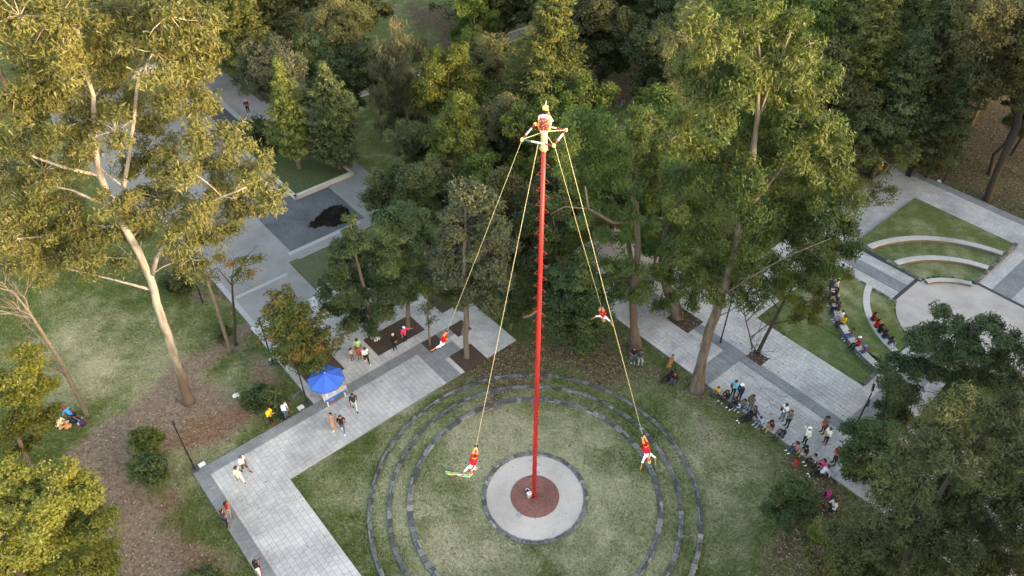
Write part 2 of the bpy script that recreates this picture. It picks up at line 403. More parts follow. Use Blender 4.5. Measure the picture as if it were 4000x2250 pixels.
def paving(name, rects, dark, pits, origin, s=0.335, gap=0.008, bricky=True, near=None, zb=PZ, kerb=True):
    """a paved area: a bed slab, and every stone of it a piece of its own"""
    bed = MB()
    us = sorted({r for R in rects for r in R[:2]} | {p for R in pits for p in R[:2]}); vs = sorted({r for R in rects for r in R[2:]} | {p for R in pits for p in R[2:]})
    for i in range(len(us) - 1):
        for j in range(len(vs) - 1):
            cu, cv = (us[i] + us[i+1]) / 2, (vs[j] + vs[j+1]) / 2
            if any(inr(cu, cv, R) for R in rects) and not any(inr(cu, cv, R) for R in pits):
                a, b, c, d = W(us[i], vs[j]), W(us[i+1], vs[j]), W(us[i+1], vs[j+1]), W(us[i], vs[j+1])
                z1 = zb - 0.025
                vs8 = [Vector((p.x, p.y, -0.05)) for p in (a,b,c,d)] + [Vector((p.x, p.y, z1)) for p in (a,b,c,d)]
                bed.add(vs8, [(4,5,6,7)] + [f for f in ((0,1,5,4),(1,2,6,5),(2,3,7,6),(3,0,4,7))])
    root = bed.build(name, BED)
    tag(root, kind="structure")
    bu = sorted(set(us) | {p for R in dark for p in R[:2]}); bv = sorted(set(vs) | {p for R in dark for p in R[2:]})
    def lines(lo, hi, o, extra, off=0.0):
        k = list(np.arange(math.floor((lo - o) / s) * s + o + off, hi + s, s))
        k = [x for x in k if lo < x < hi and min(abs(x - e) for e in extra) > 0.06]
        return sorted(k + [e for e in extra if lo <= e <= hi])
    ru = lines(us[0], us[-1], origin[0], bu)          # long joints run along v, cross joints are staggered
    tiles = []; lr = random.Random(len(rects) * 7 + 1)
    for i in range(len(ru) - 1):
        rv = lines(vs[0], vs[-1], origin[1], bv, lr.choice((0, .5, .5, .25, 0)) * s if bricky else 0.0)
        for j in range(len(rv) - 1):
            cu, cv = (ru[i] + ru[i+1]) / 2, (rv[j] + rv[j+1]) / 2
            if not any(inr(cu, cv, R) for R in rects) or any(inr(cu, cv, R) for R in pits): continue
            w, h = ru[i+1] - ru[i] - 2 * gap, rv[j+1] - rv[j] - 2 * gap
            if w < 0.03 or h < 0.03: continue
            tiles.append((cu, cv, w, h, any(inr(cu, cv, R) for R in dark)))
    nr = near or (0, 20)
    def seen(t):
        p = W(t[0], t[1]); dep = p.y * CP + CAM_H * SP
        x = p.x / dep * FPX + 2000; y = 1125 - FPX * (p.y * SP - CAM_H * CP) / dep
        return 0 < x < 4000 and 0 < y < 2250
    tiles.sort(key=lambda t: (not seen(t), (W(t[0], t[1]).xy - Vector(nr)).length))
    for t in tiles[:300]:
        me = box_piece(round(t[2], 2), round(t[3], 2), TILE_DO if t[4] else TILE_LO)
        o = bpy.data.objects.new("paving_stone", me); COL.objects.link(o); o.parent = root
        o.location = W(t[0], t[1], zb - 0.03 + random.uniform(-0.003, 0.003)); o.rotation_euler = (random.gauss(0, .003), random.gauss(0, .003), AL)
    rest = tiles[300:]
    if rest:
        T = np.array([(t[0], t[1], t[2], t[3]) for t in rest]); n = len(T); dk = np.array([t[4] for t in rest])
        e = np.array([[-.5,-.5],[.5,-.5],[.5,.5],[-.5,.5]])
        uv = T[:, None, :2] + e[None] * T[:, None, 2:4]
        xy = np.stack([uv[..., 0] * UA.x + uv[..., 1] * VA.x, uv[..., 0] * UA.y + uv[..., 1] * VA.y], -1)
        zj = rng.uniform(-0.003, 0.003, n)[:, None] + rng.normal(0, .0012, (n, 4))
        low = np.concatenate([xy, np.full((n, 4, 1), zb - 0.03)], -1); top = np.concatenate([xy, (zb + zj)[..., None]], -1)
        V = np.concatenate([low, top], 1).reshape(-1, 3)
        q = np.array([(4,5,6,7),(0,1,5,4),(1,2,6,5),(2,3,7,6),(3,0,4,7)])
        F = (np.arange(n)[:, None, None] * 8 + q[None]).reshape(-1, 4).astype(np.int32)
        me = raw_mesh("paving_field", V, F, np.repeat(rng.random(n), 5))
        me.polygons.foreach_set("material_index", np.repeat(dk.astype(np.int32), 5)); me.polygons.foreach_set("use_smooth", np.zeros(len(me.polygons), bool))
        tag(link("paving_field", me, [TILE_L, TILE_D], root), kind="stuff")
    return root
def raw_mesh(name, V, F, v=None):
    me = bpy.data.meshes.new(name); k = F.shape[1]
    me.vertices.add(len(V)); me.vertices.foreach_set("co", np.ascontiguousarray(V, np.float32).ravel())
    me.loops.add(F.size); me.loops.foreach_set("vertex_index", np.ascontiguousarray(F, np.int32).ravel())
    me.polygons.add(len(F)); me.polygons.foreach_set("loop_start", np.arange(0, F.size, k, dtype=np.int32))
    if v is not None:
        a = me.attributes.new("v", 'FLOAT', 'FACE'); a.data.foreach_set("value", np.ascontiguousarray(v, np.float32))
    me.update(calc_edges=True)
    return me
# the L-shaped walk at the left
paving("walkway_paving", [(2.5, 20.5, 29.2, 33.5), (2.5, 6.9, 10.0, 29.2)],
       [(2.5, 3.3, 10.0, 33.5), (2.5, 20.5, 32.7, 33.5), (18.9, 20.15, 29.2, 33.5), (18.9, 20.5, 31.1, 33.5)], [(19.75, 20.5, 32.2, 33.5)], (2.5, 29.2), near=(-9, 21))
# the court with tree pits behind it
PITS_C = [(16.7, 20.8, 34.4, 36.5), (19.75, 21.1, 33.5, 33.52), (20.5, 21.1, 32.2, 33.5), (22.2, 23.5, 32.2, 33.5), (20.5, 22.5, 29.2, 31.1), (11.55, 14.2, 34.9, 39.4)]
paving("court_paving", [(10.95, 22.8, 33.5, 43.0), (20.5, 25.25, 29.2, 33.5), (22.8, 25.25, 33.5, 35.0), (16.9, 24.5, 43.0, 43.7), (14.0, 22.8, 43.0, 43.02)],
       [(20.5, 21.6, 31.1, 32.2), (21.1, 22.2, 32.6, 33.5)], PITS_C, (10.95, 33.5), near=(-8, 30))
# the right-hand promenade
PITS_R = [(35.35, 37.2, 21.5, 23.6), (36.75, 37.8, 16.05, 17.3), (35.4, 37.3, 27.2, 29.2)]
paving("promenade_paving", [(32.5, 40.6, -6.0, 34.0), (40.6, 68.7, -6, 4.6) if 0 else (40.6, 46.9, 6.6, 10.3)],
       [(36.0, 36.9, -6.0, 34.0), (32.5, 36.0, 17.35, 18.7), (36.9, 40.6, 27.0, 28.2), (37.0, 46.9, 7.6, 9.4)], PITS_R, (32.5, 17.35), near=(14, 24))
# walks round the open-air theatre
paving("theatre_paving", [(40.6, 68.7, 19.2, 23.4), (50.25, 54.0, 13.65, 19.2), (64.1, 68.7, 6.5, 19.2), (57.35, 64.1, 6.6, 10.2), (64.1, 68.7, -4, 6.5)],
       [(51.5, 52.8, 13.65, 19.2), (67.8, 68.7, -4, 23.4), (57.35, 64.1, 7.6, 9.1)], [], (50.25, 13.65), near=(28, 45))
def slab(name, R, mat, z0, z1, kind="structure", parent=None):
    m = MB(); a, b, c, d = W(R[0], R[2]), W(R[1], R[2]), W(R[1], R[3]), W(R[0], R[3])
    m.add([Vector((p.x, p.y, z0)) for p in (a,b,c,d)] + [Vector((p.x, p.y, z1)) for p in (a,b,c,d)], [(4,5,6,7),(0,1,5,4),(1,2,6,5),(2,3,7,6),(3,0,4,7)])
    o = m.build(name, mat, parent)
    if kind: tag(o, kind=kind)
    return o
# soil in the tree pits
for R in [(16.7, 20.8, 34.4, 36.5), (19.75, 21.1, 32.2, 33.5), (22.2, 23.5, 32.2, 33.5), (20.5, 22.5, 29.2, 31.1), (11.55, 14.2, 34.9, 39.4), (35.35, 37.2, 21.5, 23.6), (36.75, 37.8, 16.05, 17.3), (35.4, 37.3, 27.2, 29.2)]:
    slab("tree_pit_soil", R, SOIL, -0.05, 0.07)
slab("tree_bed_soil", (22.85, 31.5, 35.05, 42.9), SOIL, -0.05, 0.05)
# grey concrete court with the basin
for k, R in enumerate([(11.1, 16.8, 43.03, 48.0), (11.1, 17.6, 48.0, 62.0), (17.6, 29.0, 47.8, 49.2), (24.85, 29.0, 49.2, 58.8), (27.45, 28.35, 58.8, 72.0), (17.6, 21.6, 56.6, 72.0), (9.0, 17.6, 62.0, 90.0), (17.6, 23.6, 72.0, 84.0), (24.2, 33.0, 66.0, 71.0), (24.2, 27.6, 71.0, 86.0), (27.6, 30.5, 71.0, 74.6)]):
    slab("concrete_court", R, CONC, -0.05, 0.10)
STRIPM = plain("pale_strip_paver", (0.30, 0.30, 0.297, 1), 0.85, 0.15, 6)
for R in [(11.1, 11.5, 43.05, 62.0), (11.6, 16.0, 46.65, 46.95), (17.3, 24.2, 48.75, 49.15)]:
    slab("pale_paving_strip", R, STRIPM, 0.0, 0.106)
GRAVEL = attrmat("grey_basin_gravel", [(0, (0.10, 0.108, 0.115)), (1, (0.115, 0.122, 0.13))], 0.9, grain=0.45, gscale=9, stain=0.35, bump=0.8)
slab("basin_gravel", (17.6, 24.85, 49.2, 56.6), GRAVEL, -0.05, 0.02)
slab("basin_channel", (22.0, 24.0, 70.0, 84.5), plain("wet_dark_channel", (0.05, 0.055, 0.06, 1), 0.5), -0.05, 0.108)
PLANT_T = slab("raised_lawn", (21.75, 27.4, 55.85, 66.0), plain("dark_lawn", (0.055, 0.075, 0.028, 1), 0.95, 0.5, 4, 0.6), 0.0, 0.40)  # mottled dark green grass
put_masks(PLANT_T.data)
for R, h in [((21.5, 27.55, 55.6, 55.85), .47), ((27.4, 27.65, 55.6, 66), .47), ((21.5, 21.75, 55.6, 66), .47)]:
    slab("planter_kerb", R, CURB, -0.05, h)
slab("channel_wall", (23.9, 24.25, 70.5, 84.5), plain("grey_channel_wall", (0.22, 0.225, 0.23, 1), 0.8), 0.0, 0.45)
slab("boundary_wall", (18.8, 24.0, 89.0, 89.6), CURB, 0.0, 0.8)
slab("soil_bed", (27.6, 30.4, 74.65, 79.0), SOIL, -0.02, 0.06)
slab("forest_path", (36.0, 66.0, 68.6, 70.6), plain("tan_path", (0.26, 0.23, 0.19, 1), 0.9, 0.25, 2), -0.05, 0.03)
for v in (68.45, 70.6): slab("path_kerb", (36.0, 66.0, v, v + 0.18), CURB, -0.05, 0.10)
slab("planter_bed_lawn", (16.85, 22.6, 43.75, 47.75), plain("bed_grass", (0.075, 0.085, 0.04, 1), 0.95, 0.5, 3, 0.6), -0.02, 0.06)
# puddle in the basin
pm = MB(); pp = [(774,571),(782,560),(795,548),(812,532),(838,518),(858,516),(872,524),(882,540),(884,552),(870,562),(850,566),(838,572),(815,568),(795,574)]
pp = [(x, y) for x, y in pp]
pts = []
for i, (x, y) in enumerate(pp):
    x2, y2 = pp[(i + 1) % len(pp)]
    for t in (0, .17, .33, .5, .66, .83): pts.append(G(x + (x2 - x) * t + random.uniform(-3, 3), y + (y2 - y) * t + random.uniform(-2.2, 2.2), 0.026))
pm.add(pts, [tuple(range(len(pts)))])
wm = MB(); cen_ = sum(pts, Vector()) / len(pts); wm.add([cen_ + (q - cen_) * (1.09 + .05 * math.sin(i * 1.7)) - Vector((0, 0, .003)) for i, q in enumerate(pts)], [tuple(range(len(pts)))])
tag(wm.build("wet_gravel", plain("wet_gravel_stain", (.045, .047, .05, 1), .55, .5, 12, .6)), kind="structure")
WATER, N_, L_, P_ = nodes_of("dark_still_water")
P_.inputs["Base Color"].default_value = (0.012, 0.010, 0.009, 1); P_.inputs["Roughness"].default_value = 0.04
tag(pm.build("puddle_water", WATER), kind="structure")

# ================================================================ ROUND LAWN WITH STONE RINGS
RC = Vector((1.37, 25.33, 0))
def disc_mesh(name, r, z, n=96, rings=22):
    V = [(RC.x, RC.y, z)]; F = []
    for i in range(1, rings + 1):
        for k in range(n):
            a = 2 * math.pi * k / n; V.append((RC.x + r * i / rings * math.cos(a), RC.y + r * i / rings * math.sin(a), z))
    me = bpy.data.meshes.new(name)
    for k in range(n): F.append((0, 1 + k, 1 + (k + 1) % n))
    for i in range(rings - 1):
        for k in range(n):
            a, b = 1 + i * n + k, 1 + i * n + (k + 1) % n
            F.append((a, a + n, b + n, b))
    b = len(V); o = 1 + (rings - 1) * n
    for k in range(n):
        V.append((V[o + k][0], V[o + k][1], -0.05))
    for k in range(n): F.append((o + k, b + k, b + (k + 1) % n, o + (k + 1) % n))
    me.from_pydata(V, [], F); me.update()
    return me
ZT = [0.13, 0.25, 0.37]
for r, z in ((9.8, ZT[0]), (8.66, ZT[1]), (7.42, ZT[2])):
    me = disc_mesh("terrace_lawn", r, z); put_masks(me)
    tag(link("terrace_lawn", me, [GROUND]), kind="structure")
STONE = attrmat("basalt_stone", [(0, (0.058, 0.058, 0.059)), (0.45, (0.112, 0.112, 0.113)), (0.8, (0.165, 0.164, 0.162)), (0.93, (0.20, 0.198, 0.19)), (1, (0.28, 0.27, 0.25))], 0.85, grain=0.35, gscale=9, use_random=True, bump=0.7)
MORT = plain("ring_mortar", (0.095, 0.095, 0.08, 1), 0.95, 0.3, 8)
def stone_mesh(seed):
    r = random.Random(seed); V = []
    n = r.choice((5, 6, 7)); n = 8
    base = [(-.5,-.5),(0,-.53),(.5,-.5),(.53,0),(.5,.5),(0,.53),(-.5,.5),(-.53,0)]
    o = [(x + r.uniform(-.07, .07), y + r.uniform(-.09, .09)) for x, y in base]
    for s, z in ((1.0, 0.0), (0.99, 0.72), (0.86, 1.0)):
        for x, y in o: V.append((x * s, y * s, z + (r.uniform(-.1, .1) if z > .9 else 0)))
    F = []
    for i in range(2):
        for k in range(8): F.append((i*8+k, i*8+(k+1) % 8, (i+1)*8+(k+1) % 8, (i+1)*8+k))
    F.append(tuple(16 + k for k in range(8)))
    me = bpy.data.meshes.new("stone"); me.from_pydata(V, [], F); me.materials.append(STONE); me.update()
    return me
STONES = [stone_mesh(i) for i in range(14)]
def stone_ring(label, r0, r1, ztop, zlow, lmin, lmax, split, c=RC, name="stone_ring_wall", a0=0.0, a1=2 * math.pi):
    n = 128
    m = MB(); vs = []; fs = []
    for k in range(n + 1):
        a = a0 + (a1 - a0) * k / n
        for r, z in ((r1, zlow), (r1, ztop - .04), (r0, ztop - .04), (r0, zlow)): vs.append((c.x + r * math.cos(a), c.y + r * math.sin(a), z))
    for k in range(n):
        for q in range(3): fs.append((k*4+q, (k+1)*4+q, (k+1)*4+q+1, k*4+q+1))
    m.add(vs, fs)
    root = m.build(name, MORT)
    tag(root, label, "stone wall", "concentric stone rings in the round lawn")
    a = a0; cnt = 0
    while a < a1 - 0.01:
        L = random.uniform(lmin, lmax); da = L / r1
        if a + da > a1 - lmin / r1 * .7: da = a1 - a
        rows = [(r0, r1)]
        if random.random() < split:
            s = r0 + (r1 - r0) * random.uniform(.38, .62); rows = [(r0, s), (s, r1)]
        for ra, rb in rows:
            o = bpy.data.objects.new("stone", random.choice(STONES)); COL.objects.link(o); o.parent = root
            rm = (ra + rb) / 2; am = a + da / 2
            h = random.uniform(.10, .14)
            o.location = (c.x + rm * math.cos(am), c.y + rm * math.sin(am), ztop - 0.09 + random.uniform(-.012, .016))
            o.scale = (max(.03, rm * da - .008) * random.uniform(.97, 1.03), (rb - ra - .006) * random.uniform(.9, 1.08), h)
            o.rotation_euler = (random.gauss(0, .04), random.gauss(0, .04), am + math.pi / 2 + random.gauss(0, .03))
            cnt += 1
        a += da
    return root
stone_ring("outermost low ring of dark stones around the round lawn", 9.70, 9.98, ZT[0] + .035, -.05, .24, .56, .65)
stone_ring("middle low ring of dark stones in the round lawn", 8.53, 8.82, ZT[1] + .035, 0, .26, .6, .6)
stone_ring("inner low ring of wide dark stones in the round lawn", 7.27, 7.63, ZT[2] + .03, .1, .3, .66, .55)
stone_ring("small ring of grey stones edging the pale concrete disc", 2.90, 3.20, ZT[2] + .05, .1, .24, .5, .45)
PALE = attrmat("pale_concrete", [(0, (0.50, 0.452, 0.418)), (1, (0.50, 0.452, 0.418))], 0.85, grain=0.1, gscale=10, stain=0.26)
def ring_sheet(name, r, z, mat, n=96):
    m = MB(); vs = [(RC.x + r * math.cos(2*math.pi*k/n), RC.y + r * math.sin(2*math.pi*k/n), z) for k in range(n)]
    vs += [(x, y, z - .2) for x, y, _ in vs]
    m.add(vs, [tuple(range(n))] + [(k, k + n, (k + 1) % n + n, (k + 1) % n) for k in range(n)])
    return tag(m.build(name, mat), kind="structure")
ring_sheet("concrete_disc", 2.92, ZT[2] + .03, PALE)
ring_sheet("red_gravel_disc", 1.47, ZT[2] + .036, attrmat("red_tezontle_gravel", [(0, (0.235, 0.108, 0.09)), (1, (0.235, 0.108, 0.09))], 0.95, grain=0.45, gscale=14, stain=0.35, bump=0.8))
PB = Vector((1.31, 25.31, ZT[2] + .036))

# ================================================================ THE POLE
RED = plain("red_gloss_paint", (0.46, 0.018, 0.022, 1), 0.5, 0.3, 1.2, 0.0, 0, 0.5)
DARKRED = plain("worn_red_paint", (0.24, 0.03, 0.028, 1), 0.6, 0.4, 9)
WHITEP = plain("white_paint", (0.72, 0.71, 0.68, 1), 0.55, 0.12, 6)
CREAM = plain("cream_rope_wrap", (0.60, 0.52, 0.30, 1), 0.85, 0.15, 14, 0.4)
YEL = plain("yellow_rope", (0.43, 0.42, 0.26, 1), 0.9, 0.2, 20, 0.3)
PTOP = Vector((1.23, 25.34, 24.55))
def onpole(z):
    t = (z - PB.z) / (PTOP.z - PB.z); return PB.lerp(PTOP, t)
pole = empty("flying_pole", PB)
tag(pole, "tall red steel pole with step loops standing on the red gravel disc", "pole")
def under(o, par):
    o.parent = par; o.matrix_parent_inverse = Matrix.Translation(-par.location); return o
m = MB(); hs = [PB.z, 6, 6.02, 12.3, 12.32, 18.5, PTOP.z]
m.tube([onpole(z) for z in hs], [.130, .124, .120, .110, .107, .095, .084], 20)
under(m.build("mast", RED, smooth=True), pole)
for z in (8.1, 12.3, 16.6, 20.8):
    m = MB(); r = .130 - .046 * z / 24
    m.tube([onpole(z), onpole(z + .05)], r + .008, 20); under(m.build("joint_collar", DARKRED), pole)
m = MB(); m.tube([onpole(PB.z), onpole(PB.z + .05)], .2, 16); under(m.build("base_plate", DARKRED), pole)
zz = 1.1
while zz < 24.0:
    for s in (-1, 1):
        r = .128 - .046 * zz / 24
        p = onpole(zz + (0.0 if s < 0 else .36))
        x0 = Vector((s * r * .92, -.03, .16)); x1 = Vector((s * (r + .19), -.05, -.02)); x2 = Vector((s * r * .92, -.05, -.06))
        m = MB(); m.tube([p + x0, p + x1, p + x2], .0105, 5)
        under(m.build("step_loop", DARKRED), pole)
    zz += .74
# wooden cap, square frame
m = MB(); m.lathe([(.0, -.18), (.115, -.16), (.128, .0), (.128, .40), (.118, .58), (.0, .60)], 18, PTOP); under(m.build("wrapped_cap", CREAM, smooth=True), pole)
m = MB(); m.lathe([(.0, .60), (.135, .60), (.15, .66), (.13, .72), (.0, .72)], 18, PTOP); under(m.build("seat_disc", plain("terracotta_disc", (.45, .12, .06, 1), .7)), pole)
m = MB()
for k in range(26):
    a = k * 2.4; m.tube([PTOP + Vector((.125*math.cos(a), .125*math.sin(a), -.2 + .1*random.random())), PTOP + Vector((.16*math.cos(a+.5), .16*math.sin(a+.5), -.14 + .1*random.random()))], .022, 5)
under(m.build("rope_lashing", YEL), pole)
FZ = 24.95
FC = [PB + Vector(p) - Vector((0, 0, PB.z)) for p in ((-.93, -.14, FZ), (.26, -.58, FZ), (.78, .56, FZ), (-.40, 1.02, FZ))]
frame = empty("square_frame", (PTOP.x, PTOP.y, FZ))
tag(frame, "square hanging frame of painted bars around the pole top", "frame")
GRN = plain("green_paint", (0.03, 0.12, 0.09, 1), 0.6, 0.3, 8)
for k in range(4):
    a, b = FC[k], FC[(k + 1) % 4]
    seg = [(0, .3, [GRN, DARKRED, DARKRED, DARKRED][k]), (.3, .72, WHITEP), (.72, 1, DARKRED)]
    m = MB(); 
    for t0, t1, mt in seg: m.tube([a.lerp(b, t0), a.lerp(b, t1)], .036, 8, seg.index((t0, t1, mt)))
    under(m.build("frame_bar", [s[2] for s in seg]), frame)
    m = MB()
    for q in range(9):
        d = Vector((random.uniform(-1, 1), random.uniform(-1, 1), random.uniform(-1, 1))).normalized()
        e = d.cross(Vector((0, 0, 1))).normalized()
        m.tube([a + (e * math.cos(t) + d.cross(e) * math.sin(t)) * .055 + d * random.uniform(-.05, .05) for t in np.linspace(0, 5.6, 7)], .017, 5)
    under(m.build("corner_knot", plain("pale_yellow_knot", (.72, .62, .25, 1), .8, .3, 20)), frame)
    m = MB(); top = PTOP + Vector(((a - PTOP).x * .1, (a - PTOP).y * .1, .62)); m.tube([a, top], .016, 5); under(m.build("frame_stay", YEL), frame)
# meter box and plate at the foot
m = MB(); M0 = Matrix.Translation(PB + Vector((-.27, -.02, 0))) @ Matrix.Rotation(.6, 4, 'Z')
m.box(-.13, .13, -.1, .1, 0, .34, 0, M0); m.box(-.15, .15, -.12, .12, .34, .37, 1, M0)
tag(m.build("winch_box", [plain("grey_box", (.3, .3, .3, 1), .6), WHITEP]), "small pale metal box beside the foot of the red pole", "box")
m = MB(); p = G(1305, 1296, PB.z); M0 = Matrix.Translation(p) @ Matrix.Rotation(.5, 4, 'Z'); m.box(-.13, .13, -.17, .17, 0, .03, 0, M0)
tag(m.build("drain_plate", plain("grey_plate", (.3, .31, .32, 1), .6)), "flat grey plate lying on the red gravel disc", "plate")
p = PB + Vector((-.33, .3, 0)); m = MB()
m.box(-.12, .12, -.1, .1, 0, .12, 0, Matrix.Translation(p)); m.tube([p + Vector((-.1, 0, .1)), p + Vector((-.17, .02, .24)), p + Vector((-.02, .05, .3)), p + Vector((.06, .02, .12))], .02, 5, 1)
tag(m.build("tool_bag", [plain("navy_canvas", (.02, .03, .06, 1), .8), WHITEP]), "small dark bag by the foot of the red pole", "bag")

# ================================================================ OPEN-AIR THEATRE
TC = W(52.17, 8.45)
BEN = plain("pale_bench_stone", (0.50, 0.485, 0.46, 1), 0.8, 0.14, 4, 0.2)
ROUGH = plain("rough_stone_face", (0.13, 0.13, 0.125, 1), 0.95, 0.6, 6, 1.0)
def arc_solid(name, r0, r1, z0, z1, a0, a1, mats, n=40, c=TC):
    m = MB(); vs = []
    for k in range(n + 1):
        a = a0 + (a1 - a0) * k / n
        for r, z in ((r0, z0), (r0, z1), (r1, z1), (r1, z0)): vs.append((c.x + r * math.cos(a), c.y + r * math.sin(a), z))
    fs = []; 
    for k in range(n): fs.append((k*4+1, k*4+2, (k+1)*4+2, (k+1)*4+1))
    m.add(vs, fs, 0)
    fs = []
    for k in range(n): fs += [(k*4, k*4+1, (k+1)*4+1, (k+1)*4), (k*4+2, k*4+3, (k+1)*4+3, (k+1)*4+2)]
    fs += [(0, 3, 2, 1), (n*4, n*4+1, n*4+2, n*4+3)]
    m.add(vs, fs, 1)
    return m.build(name, mats)
TH = [0.30, 0.48, 0.66]
def bench(ra, rb, zt, a0, a1, label):
    root = arc_solid("curved_bench", ra + .03, rb - .02, 0.0, zt - .07, a0, a1, [ROUGH, ROUGH])
    tag(root, label, "bench", "curved stone benches of the theatre")
    n = max(3, int((a1 - a0) * rb / .95))
    for k in range(n):
        g = .006 / rb; b0 = a0 + (a1 - a0) * k / n + g; b1 = a0 + (a1 - a0) * (k + 1) / n - g
        o = arc_solid("bench_slab", ra, rb, zt - .07, zt + random.uniform(-.006, .006), b0, b1, [BENP, BENP], 5); o.parent = root
BENP = attrmat("pale_bench_slab", [(0, (0.44, 0.425, 0.405)), (1, (0.53, 0.515, 0.49))], 0.8, grain=0.12, gscale=8, stain=0.25, use_random=True)
def sector(q):          # the two grassy quarters in view: their angle limits at radius r
    return q
def quarter_lawn(u0, u1, v0, v1, zs, name):
    """terraced grass of one quarter, clipped to its square and outside the stage"""
    for lvl, (ra, rb) in enumerate(((5.45, 7.1), (7.55, 9.5), (9.95, 30))):
        bm_v = []; bm_f = []; st = .25; idx = {}
        us = np.arange(u0, u1 + .001, st); vs = np.arange(v0, v1 + .001, st)
        for i in range(len(us) - 1):
            for j in range(len(vs) - 1):
                cu, cv = us[i] + st / 2 - 52.17, vs[j] + st / 2 - 8.45
                if not (ra - .15 < math.hypot(cu, cv) < rb + .15): continue
                f = []
                for a, b in ((i, j), (i + 1, j), (i + 1, j + 1), (i, j + 1)):
                    if (a, b) not in idx: idx[(a, b)] = len(bm_v); bm_v.append(W(us[a], vs[b], zs[lvl]))
                    f.append(idx[(a, b)])
                bm_f.append(tuple(f))
        me = bpy.data.meshes.new(name); me.from_pydata([tuple(p) for p in bm_v], [], bm_f); me.update(); put_masks(me)
        tag(link(name, me, [GROUND]), kind="structure")
quarter_lawn(54.15, 64.1, 10.35, 19.1, [.20, .38, .56], "theatre_lawn")
quarter_lawn(43.6, 50.1, 10.4, 19.1, [.20, .30, .05], "theatre_lawn")
tag(arc_solid("theatre_stage", 0.0, 5.15, 0.0, 0.10, 0, 2 * math.pi, [PALE, ROUGH], 72), kind="structure")
def ang(r, u=None, v=None):
    """angle at which the circle of radius r meets u or v (theatre centre as origin)"""
    if u is not None: return AL + math.acos(max(-1, min(1, u / r)))
    return AL + math.asin(max(-1, min(1, v / r)))
BEN_ROWS = [(4.62, 5.02), (7.08, 7.58), (9.45, 9.97)]
for k, (ra, rb) in enumerate(BEN_ROWS):
    rr = (ra + rb) / 2
    a0 = AL + math.asin(1.95 / rr); a1 = AL + math.acos(1.95 / rr)
    bench(ra, rb, TH[k] + .06, a0, a1, ["lowest curved pale stone bench of the upper theatre lawn", "middle curved pale stone bench of the upper theatre lawn", "highest and longest curved pale stone bench of the upper theatre lawn"][k])
for k, (ra, rb) in enumerate(BEN_ROWS[1:]):
    rr = (ra + rb) / 2; a0 = AL + math.acos(-1.97 / rr); a1 = AL + math.pi - math.asin(1.95 / rr) + .0
    bench(ra, rb, [.36, .50][k], a0, a1, ["curved bench nearest the round stage with five people in dark clothes", "curved bench with a long row of people seated with backs to the stage"][k])
def kerb_wall(u0, v0, u1, v1, z0, z1, label):
    a, b = W(u0, v0), W(u1, v1); d = (b - a).normalized(); n = Vector((-d.y, d.x, 0)) * .14
    m = MB(); m.add([a - n, b - n, b + n, a + n, a - n + Vector((0,0,z0)), b - n + Vector((0,0,z1)), b + n + Vector((0,0,z1)), a + n + Vector((0,0,z0))], [(4,5,6,7),(0,1,5,4),(1,2,6,5),(2,3,7,6),(3,0,4,7)])
    root = m.build("rough_stone_kerb", MORT); tag(root, label, "kerb", "rough stone kerbs of the theatre lawns")
    L = (b - a).length; t = 0
    while t < L - .1:
        l = min(random.uniform(.25, .5), L - t); p = a + d * (t + l / 2); z = z0 + (z1 - z0) * (t + l / 2) / L
        o = bpy.data.objects.new("stone", random.choice(STONES)); COL.objects.link(o); o.parent = root
        o.location = (p.x, p.y, z - .08); o.scale = (l - .02, .27, random.uniform(.09, .14)); o.rotation_euler = (0, 0, math.atan2(d.y, d.x)); t += l
kerb_wall(54.1, 13.2, 54.1, 19.1, .22, .60, "rough stone kerb along the left side of the upper theatre lawn")
kerb_wall(57.0, 10.3, 64.1, 10.3, .22, .60, "rough stone kerb along the right side of the upper theatre lawn")
kerb_wall(50.15, 13.2, 50.15, 18.6, .22, .30, "rough stone kerb beside the path opposite the upper theatre lawn")
kerb_wall(40.75, 10.4, 43.4, 10.4, .22, .22, "short rough stone kerb at the pointed corner of the grass by the promenade")
STRIP = plain("dark_drain_grating", (0.045, 0.048, 0.055, 1), 0.6)
slab("drain_strip", (50.3, 53.95, 13.38, 13.66), STRIP, 0.0, 0.135)
slab("drain_strip", (57.1, 57.36, 4.0, 10.1), STRIP, 0.0, 0.135)
slab("stage_apron", (50.3, 54.0, 12.5, 13.38), PALE, 0.0, 0.104)
slab("stage_apron", (56.2, 57.1, 4.0, 10.2), PALE, 0.0, 0.104)

